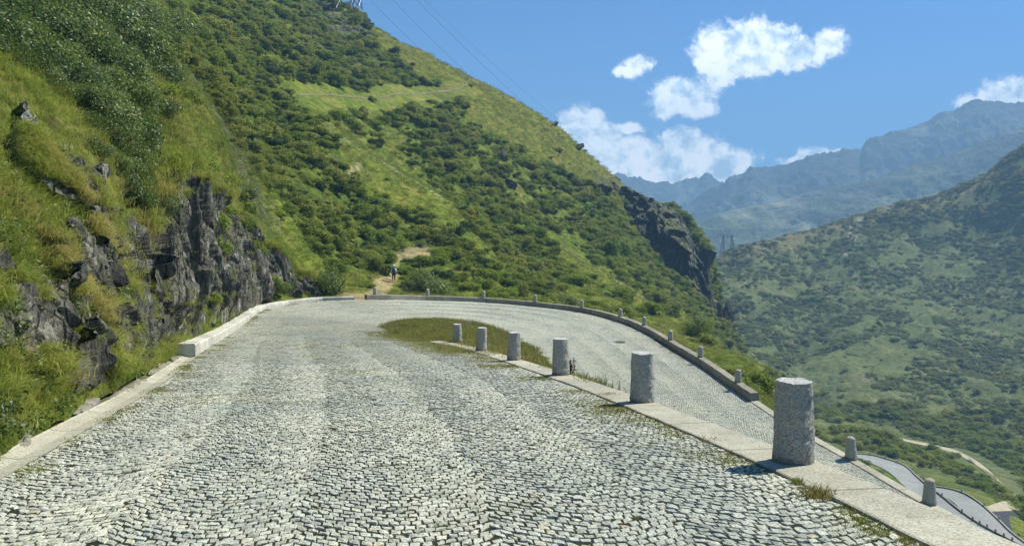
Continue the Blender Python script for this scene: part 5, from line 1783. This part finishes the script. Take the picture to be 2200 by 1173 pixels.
clump = fbm(np.stack([sI * 1.3, 0 * sI, 0 * sI], 1), 3, seed=5)
reach = np.clip(.10 + .35 * clump + np.interp(sI, [8, 16, 28, s_b6 + 2], [.10, .18, .6, .9]), .02, 1.5)
vp.append(road_pt(sI, 1 - np.clip(u0 * reach, 0.01, 3) / wI))
sO = r0.uniform(4, S[22], 5000)
sO = sO[fbm(np.stack([sO * 1.1, 0 * sO, 0 * sO + 3], 1), 4, seed=16) > r0.uniform(-.05, .6, len(sO))]
wO = np.linalg.norm(curve_at(OUT, S, sO) - curve_at(INN, S, sO), axis=1)
clump = fbm(np.stack([sO * 1.1, 0 * sO + 5, 0 * sO], 1), 3, seed=6)
ro = np.clip(.06 + .25 * clump + np.interp(sO, [8, 28, 34, 60, 70], [.05, .1, .22, .2, .1]), .02, 1)
vp.append(road_pt(sO, np.clip(np.abs(r0.normal(0, 1, len(sO))) * ro, .005, 3) / wO))
sR = r0.uniform(5, 45, 1500)
uR = r0.random(1500)
kk_ = fbm(np.stack([sR * .6, uR * 5, 0 * sR], 1), 3, seed=8) > .12
vp.append(road_pt(sR[kk_], uR[kk_]))
vp = np.concatenate(vp)
scatter('verge_grass', vp - np.array([0, 0, .006]), np.stack([0 * vp[:, 0], 0 * vp[:, 0], r0.uniform(0, 6.28, len(vp))], 1), r0.uniform(.4, 1.5, len(vp)) * np.interp(vp[:, 1], [6, 30], [.85, 2.0]), verge_t, 3,
        label='short dry grass growing in the joints along the edges of the cobbles', category='grass')


def place_on_road(px, py):
    ss = np.linspace(0, S[11], 900)
    a, b = curve_at(OUT, S, ss), curve_at(INN, S, ss)
    u = np.linspace(-.02, 1.12, 160)
    g = (a[:, None] + (b - a)[:, None] * u[None, :, None]).reshape(-1, 3)
    g = g[g[:, 1] > 3]
    return g[np.argmin(abs(CX + F * g[:, 0] / g[:, 1] - px) + abs(HY - F * g[:, 2] / g[:, 1] - py))]


for (px, py, n, L, spr, lb, mt_) in ((1762, 1068, 300, .13, .080, 'largest grass clump growing between cobbles and kerb right of the nearest bollard', M_DRY),
                                     (1712, 1040, 160, .08, .035, 'small grass clump at the foot of the nearest bollard', M_GRASS_MID),
                                     (1305, 853, 200, .10, .11, 'dry brown grass clump on the kerb left of the second bollard', M_DRY),
                                     (1530, 952, 170, .07, .10, 'flat dry grass clump at the kerb between the two nearest bollards', M_DRY),
                                     (1045, 765, 160, .16, .16, 'dry grass clump at the kerb by the fifth bollard', M_DRY)):
    p = place_on_road(px, py)
    link('grass_clump', tuft_mesh('grass_clump', n, L * 1.25, .0032, spr, int(px), mt_, .05), loc=p + np.array([0, 0, .02]), label=lb, category='grass clump')
# dark weed beside the third bollard
A = Acc()
for k in range(5):
    x0 = random.uniform(-.06, .06)
    hh_ = random.uniform(.2, .42)
    t = np.linspace(0, 1, 6)
    v, q = tube_np(np.stack([x0 + .05 * t * random.uniform(-1, 1), .03 * t, hh_ * t], 1), .006, 5)
    A.add(v, q)
    r_ = np.random.default_rng(k)
    c = np.stack([x0 + r_.normal(0, .02, 40), r_.normal(0, .02, 40), r_.uniform(.25, 1, 40) * hh_], 1)
    nn_ = r_.normal(0, 1, (40, 3))
    nn_ /= np.linalg.norm(nn_, axis=1)[:, None]
    v, q = leaf_quads(c, nn_, .022, r_)
    A.add(v, q)
pz = px3((1229, 812, 18.0))
link('dock_weed', A.mesh('dock_weed', (finish(*material('dry_seed_head'), (.035, .028, .018), .9),), smooth=False), loc=(pz[0], 18.0, -3.44),
     label='dark dry weed with seed heads at the right foot of the third bollard', category='weed')


# ------------------------------------------------------------------ distant lower bends, trails
def hitline(pl, n, dmin=100, sm=3):
    pl = np.array(pl, float)
    s = np.concatenate([[0], np.cumsum(np.linalg.norm(np.diff(pl, axis=0), axis=1))])
    t = np.linspace(0, s[-1], n)
    q = curve_at(pl, s, t)
    out = []
    for x, y in q:
        h_ = hit(x, y, dmin)
        out.append(h_ if h_ is not None else (out[-1] if out else px3((x, y, 150))))
    out = np.array(out)
    for _ in range(sm):
        o2 = out.copy()
        o2[1:-1] = (out[:-2] + 2 * out[1:-1] + out[2:]) / 4
        out = o2
    return out


def ribbon(name, a, b, mat, lift=.25, m=5, **tags):
    w = np.linspace(0, 1, m)
    G = a[:, None] + (b - a)[:, None] * w[None, :, None]
    G[..., 2] += lift
    n = len(a)
    full = np.zeros((n, m + 2, 3))
    full[:, 1:-1] = G
    full[:, 0] = G[:, 0] - np.array([0, 0, 1.5])
    full[:, -1] = G[:, -1] - np.array([0, 0, 1.5])
    return link(name, mesh_np(name, full.reshape(-1, 3), grid_faces(n, m + 2), None, (mat,), smooth=False), **tags)


hA_out = [(1828, 978), (1870, 981), (1905, 990), (1945, 1005), (1968, 1026), (1990, 1045), (2024, 1070), (2060, 1100), (2105, 1131), (2155, 1158), (2200, 1182)]
hA_in = [(1828, 986), (1862, 995), (1895, 1008), (1920, 1025), (1940, 1045), (1965, 1066), (2000, 1093), (2035, 1120), (2080, 1150), (2120, 1172), (2160, 1200)]
hB_out = [(2006, 1050), (2035, 1054), (2065, 1062), (2090, 1075), (2115, 1094), (2147, 1124), (2173, 1150), (2215, 1182)]
hB_in = [(2006, 1056), (2024, 1067), (2050, 1084), (2067, 1102), (2090, 1119), (2121, 1136), (2155, 1155), (2205, 1182)]
la, lb_ = hitline(hA_out, 80), hitline(hA_in, 80)
ribbon('road', la, lb_, M_FARSETT, .35, kind='structure')
ia_ = hitline([(1866, 999), (1893, 1010), (1918, 1027), (1940, 1047)], 24)
ib_ = hitline([(1862, 1003), (1862, 1020), (1885, 1045), (1935, 1062)], 24)
wi_ = np.linspace(0, 1, 4)
ib_[:, 2] += .1
gi_ = (ia_[:, None] + (ib_ - ia_)[:, None] * wi_[None, :, None]).reshape(-1, 3) + np.array([0, 0, .45])
link('grass_bank', mesh_np('grass_bank', gi_, grid_faces(24, 4), None, (M_GROUND,), attrs={'col': np.tile([.13, .17, .03], (len(gi_), 1))}), kind='structure')
lc_, ld_ = hitline(hB_out, 60), hitline(hB_in, 60)
ribbon('road', lc_, ld_, M_FARSETT, .40, kind='structure')
ribbon('road', hitline([(2118, 1103), (2150, 1101), (2215, 1100)], 20), hitline([(2128, 1116), (2168, 1150), (2215, 1190)], 20), M_ASPH, .3, kind='structure')


def small_parapet(name, line, lb):
    V, q, t = sweep(line, [(-.15, -.5), (-.15, .66), (.15, .66), (.15, -.5)])
    me = mesh_np(name, V, q, t, (M_PARAPET,), smooth=False)
    link(name, me, label=lb, category='parapet')


small_parapet('parapet', hitline(hA_out[:6], 50), 'thin stone parapet round the distant lower bend at the right')
small_parapet('parapet', lc_, 'thin stone parapet along the lowest distant lane, at the right edge')
small_parapet('parapet', hitline(hA_out[5:], 40), 'thin stone kerb with posts between the two distant lanes')
pm = None
me = bollard_mesh(.17, .13, .62, 900, .01, .2)
for (px, py) in [(1836, 976), (1869, 980), (1902, 988), (1928, 998), (1984, 1034), (2024, 1070), (2067, 1105), (2090, 1122), (2105, 1131), (2121, 1139), (2139, 1150), (2157, 1159), (2175, 1168), (2066, 1062), (2115, 1092), (2147, 1122), (2189, 1158)]:
    p = hit(px, py + 1, 90)
    link('road_post', me, loc=p + np.array([0, 0, .55]), label='tiny dark post beside the distant lower bends at the right', category='post', group='posts along the distant lower bends')


m_, N_ = material('trodden_earth')
M_TRAIL = finish(m_, N_, N_.ramp(N_.noise(tex_obj(N_), .25, 7, .75), [(.38, (.10, .12, .03)), (.52, (.17, .15, .07)), (.70, (.30, .26, .17))]), .95)


def trail(pl, hw, n, lb=None):
    a = hitline([(x, y - h) for (x, y), h in zip(pl, hw)], n)
    b = hitline([(x, y + h) for (x, y), h in zip(pl, hw)], n)
    ribbon('path', a, b, M_GRAVEL, .22, 4, kind='structure')


trail(PATH_C, [1.5, 2, 2.5, 2.5, 3, 3.5, 4.5, 5, 7, 8, 10], 90)
ribbon('path', hitline([(2108, 1096), (2150, 1080), (2215, 1072)], 20), hitline([(2118, 1102), (2160, 1100), (2215, 1098)], 20), M_GRAVEL, .25, kind='structure')
M_GRAVEL = M_TRAIL
trail(TRAIL_C[:5], [1.0, 1.3, 1.5, 1.3, 1], 70)
trail(TRAIL_C[4:], [.6, 1.5, 1, 1.2, 1.4, 1.4, 1], 70)


# ------------------------------------------------------------------ pylons and cables
def lattice_mast(A, base, top, bw, tw, n, r):
    base, top = np.array(base, float), np.array(top, float)
    ring = []
    for k in range(n + 1):
        f = k / n
        c = base + (top - base) * f
        w = bw + (tw - bw) * f
        ring.append([c + np.array([sx * w / 2, sy * w / 2, 0]) for sx, sy in ((-1, -1), (1, -1), (1, 1), (-1, 1))])
    for k in range(n):
        for j in range(4):
            for a, b in ((ring[k][j], ring[k + 1][j]), (ring[k][j], ring[k + 1][(j + 1) % 4]), (ring[k][(j + 1) % 4], ring[k + 1][j]), (ring[k + 1][j], ring[k + 1][(j + 1) % 4])):
                v, q = tube_np(np.array([a, (a + b) / 2, b]), r, 4)
                A.add(v, q)


def pylon(loc, yaw, hgt, lb, rad=.12):
    rt = bpy.data.objects.new('lattice_pylon', None)
    COL.objects.link(rt)
    rt.location = loc
    rt.rotation_euler = (0, 0, yaw)
    rt['label'] = lb
    rt['category'] = 'pylon'
    for sx in (-1, 1):
        A = Acc()
        lattice_mast(A, (sx * 4.1, 0, -1.0), (sx * 3.1, 0, hgt), 3.2, .7, 6, rad)
        link('mast', A.mesh('mast', (M_STEEL,), smooth=False), rt)
    A = Acc()
    for a, b in (((-8.2, 0, hgt), (8.2, 0, hgt)), ((-8.2, 0, hgt), (-3.1, 0, hgt + 1.3)), ((8.2, 0, hgt), (3.1, 0, hgt + 1.3)), ((-3.1, 0, hgt + 1.3), (3.1, 0, hgt + 1.3))):
        v, q = tube_np(np.array([a, (np.array(a) + b) / 2, b]), .12, 4)
        A.add(v, q)
    for k in range(-8, 8, 2):
        a, b = (k, 0, hgt), (k + 1, 0, hgt + (1.3 if abs(k + 1) < 3.2 else .6))
        v, q = tube_np(np.array([a, (np.array(a) + b) / 2, b]), .07, 4)
        A.add(v, q)
        a2 = (k + 2, 0, hgt)
        v, q = tube_np(np.array([b, (np.array(a2) + b) / 2, a2]), .07, 4)
        A.add(v, q)
    link('crossarm', A.mesh('crossarm', (M_STEEL,), smooth=False), rt)
    for k in (-7.8, 0, 7.8):
        v, q = tube_np(np.array([[k, 0, hgt], [k, 0, hgt - .9], [k, 0, hgt - 1.8]]), .12, 6)
        link('insulator', mesh_np('insulator', v, q, None, (M_STEEL,)), rt)
    return rt


p1 = px3((741, 14, 254))
p2 = px3((1563, 545, 566))
pylon(p1, R(-12), 21, 'steel lattice pylon cut off by the top edge, standing on the left ridge')
pylon(p2, R(0), 13.5, 'small far lattice pylon behind the crest right of the cliff', .075)
for (dx, sag, lb) in ((-7.8, 13, 'lowest dark power cable running down behind the left ridge'), (0, 12, 'middle dark power cable running down behind the left ridge'),
                      (7.8, 10, 'upper dark power cable running down behind the left ridge'), (9.0, 7, 'thin topmost cable running down behind the left ridge')):
    a = np.array([p1[0] + dx * math.cos(R(-12)), p1[1] + dx * math.sin(R(-12)), p1[2] + 19.2])
    b = np.array([p2[0] + dx, p2[1], p2[2] + 11.7])
    t = np.linspace(0, 1, 60)
    c = a + (b - a) * t[:, None]
    c[:, 2] -= 4 * sag * 1.9 * t * (1 - t)
    v, q = tube_np(c, .045 if dx < 9 else .03, 5)
    link('power_cable', mesh_np('power_cable', v, q, None, (M_STEEL,)), label=lb, category='cable')


# ------------------------------------------------------------------ hiker on the trail
def skin_part(name, joints, edges, mat, parent=None, sub=1):
    me = bpy.data.meshes.new(name)
    me.from_pydata([j[0] for j in joints], edges, [])
    me.materials.append(mat)
    o = bpy.data.objects.new(name, me)
    COL.objects.link(o)
    o.modifiers.new('skin', 'SKIN').use_smooth_shade = True
    for i, j in enumerate(joints):
        r = j[1]
        me.skin_vertices[0].data[i].radius = (r, r) if not isinstance(r, tuple) else r
        me.skin_vertices[0].data[i].use_root = (i == 0)
    sb = o.modifiers.new('smooth', 'SUBSURF')
    sb.levels = sb.render_levels = sub
    if parent:
        o.parent = parent
    return o


def hiker():
    skin = finish(*material('skin'), (.45, .27, .18), .6)
    shirt = finish(*material('pale_shirt'), (.62, .68, .74), .9)
    trousers = finish(*material('dark_trousers'), (.04, .045, .06), .9)
    pack = finish(*material('blue_pack'), (.025, .06, .14), .8)
    capm = finish(*material('white_hat'), (.80, .80, .76), .9)
    boot = finish(*material('boot'), (.07, .05, .035), .8)
    base = hit(846, 607, 60)
    rt = bpy.data.objects.new('person', None)
    COL.objects.link(rt)
    rt.location = base
    rt.rotation_euler = (0, 0, R(10))
    rt['label'] = 'hiker with white hat and dark blue backpack walking up the trail behind the parapet'
    rt['category'] = 'person'
    # x right, y forward (uphill), z up; leaning forward, mid-stride
    J = [((0, .0, .92), .13), ((0, .06, 1.10), .125), ((0, .13, 1.30), .145), ((0, .18, 1.44), .08), ((0, .21, 1.50), .055), ((0, .25, 1.58), .085), ((0, .27, 1.67), .09), ((0, .265, 1.74), .06),
         ((-.09, .0, .88), .095), ((-.10, .22, .60), .065), ((-.10, .14, .22), .042), ((-.10, .13, .12), .035), ((-.10, .27, .10), .03),
         ((.09, -.02, .88), .095), ((.10, -.06, .48), .06), ((.10, -.24, .14), .04), ((.10, -.25, .04), .035), ((.10, -.12, .0), .03),
         ((-.19, .16, 1.38), .058), ((-.25, .10, 1.12), .043), ((-.23, .28, .94), .032), ((-.225, .32, .90), .028),
         ((.19, .16, 1.38), .058), ((.25, .02, 1.14), .043), ((.24, .10, .90), .032), ((.24, .13, .85), .028)]
    E = [(0, 1), (1, 2), (2, 3), (3, 4), (4, 5), (5, 6), (6, 7), (0, 8), (8, 9), (9, 10), (10, 11), (11, 12), (0, 13), (13, 14), (14, 15), (15, 16), (16, 17),
         (2, 18), (18, 19), (19, 20), (20, 21), (2, 22), (22, 23), (23, 24), (24, 25)]
    for w in (21, 25):
        wx, wy, wz = J[w][0]
        for k, (ox, L) in enumerate(((-.024, .07), (-.008, .085), (.008, .08), (.024, .065), (.038, .05))):
            a = len(J)
            J.append(((wx + ox, wy + L * .45, wz - L * .35), .010))
            J.append(((wx + ox * 1.1, wy + L * .7, wz - L * .9), .008))
            E += [(w, a), (a, a + 1)]
    skin_part('body', J, E, skin, rt)
    Js = [((0, .01, .93), .15), ((0, .06, 1.10), .145), ((0, .13, 1.30), .165), ((0, .17, 1.41), .10), ((-.19, .16, 1.375), .075), ((-.25, .10, 1.13), .058), ((-.235, .24, .98), .045),
          ((.19, .16, 1.375), .075), ((.25, .03, 1.15), .058), ((.245, .08, .97), .045)]
    skin_part('shirt', Js, [(0, 1), (1, 2), (2, 3), (2, 4), (4, 5), (5, 6), (2, 7), (7, 8), (8, 9)], shirt, rt)
    Jt = [((0, 0, .92), .15), ((-.09, .0, .86), .11), ((-.10, .22, .60), .08), ((-.10, .15, .28), .062), ((.09, -.02, .86), .11), ((.10, -.06, .48), .075), ((.10, -.20, .20), .06)]
    skin_part('trousers', Jt, [(0, 1), (1, 2), (2, 3), (0, 4), (4, 5), (5, 6)], trousers, rt)
    for x, y, z in ((-.10, .19, .09), (.10, -.19, .02)):
        skin_part('boot', [((x, y - .09, z + .02), .055), ((x, y + .03, z), .055), ((x, y + .13, z - .01), .04)], [(0, 1), (1, 2)], boot, rt)
    A = Acc()
    v, q = tube_np(np.array([(0, -.09, .98), (0, -.09, 1.0), (0, -.06, 1.2), (0, -.01, 1.42), (0, .0, 1.47), (0, .01, 1.49)]), np.array([.06, .15, .17, .16, .10, .02]), 14)
    A.add(v, q)
    pk = link('backpack', A.mesh('backpack', (pack,), smooth=True), rt)
    for sx in (-1, 1):
        v, q = tube_np(np.array([(sx * .1, .02, 1.46), (sx * .13, .20, 1.47), (sx * .13, .30, 1.34), (sx * .14, .22, 1.12), (sx * .12, .0, 1.05)]), .018, 5)
        link('strap', mesh_np('strap', v, q, None, (pack,)), pk)
    th = np.linspace(0, 2 * np.pi, 20, endpoint=False)
    rings = [(.185, 1.685), (.105, 1.70), (.105, 1.74), (.085, 1.79), (.03, 1.81)]
    V = np.concatenate([np.stack([r * np.cos(th), .265 + r * np.sin(th), 0 * th + z - .02 * np.sin(th)], 1) for r, z in rings])
    i = np.arange(20)
    q = np.concatenate([np.stack([k * 20 + i, k * 20 + (i + 1) % 20, (k + 1) * 20 + (i + 1) % 20, (k + 1) * 20 + i], 1) for k in range(4)])
    link('hat', mesh_np('hat', V, q, None, (capm,)), rt)


hiker()
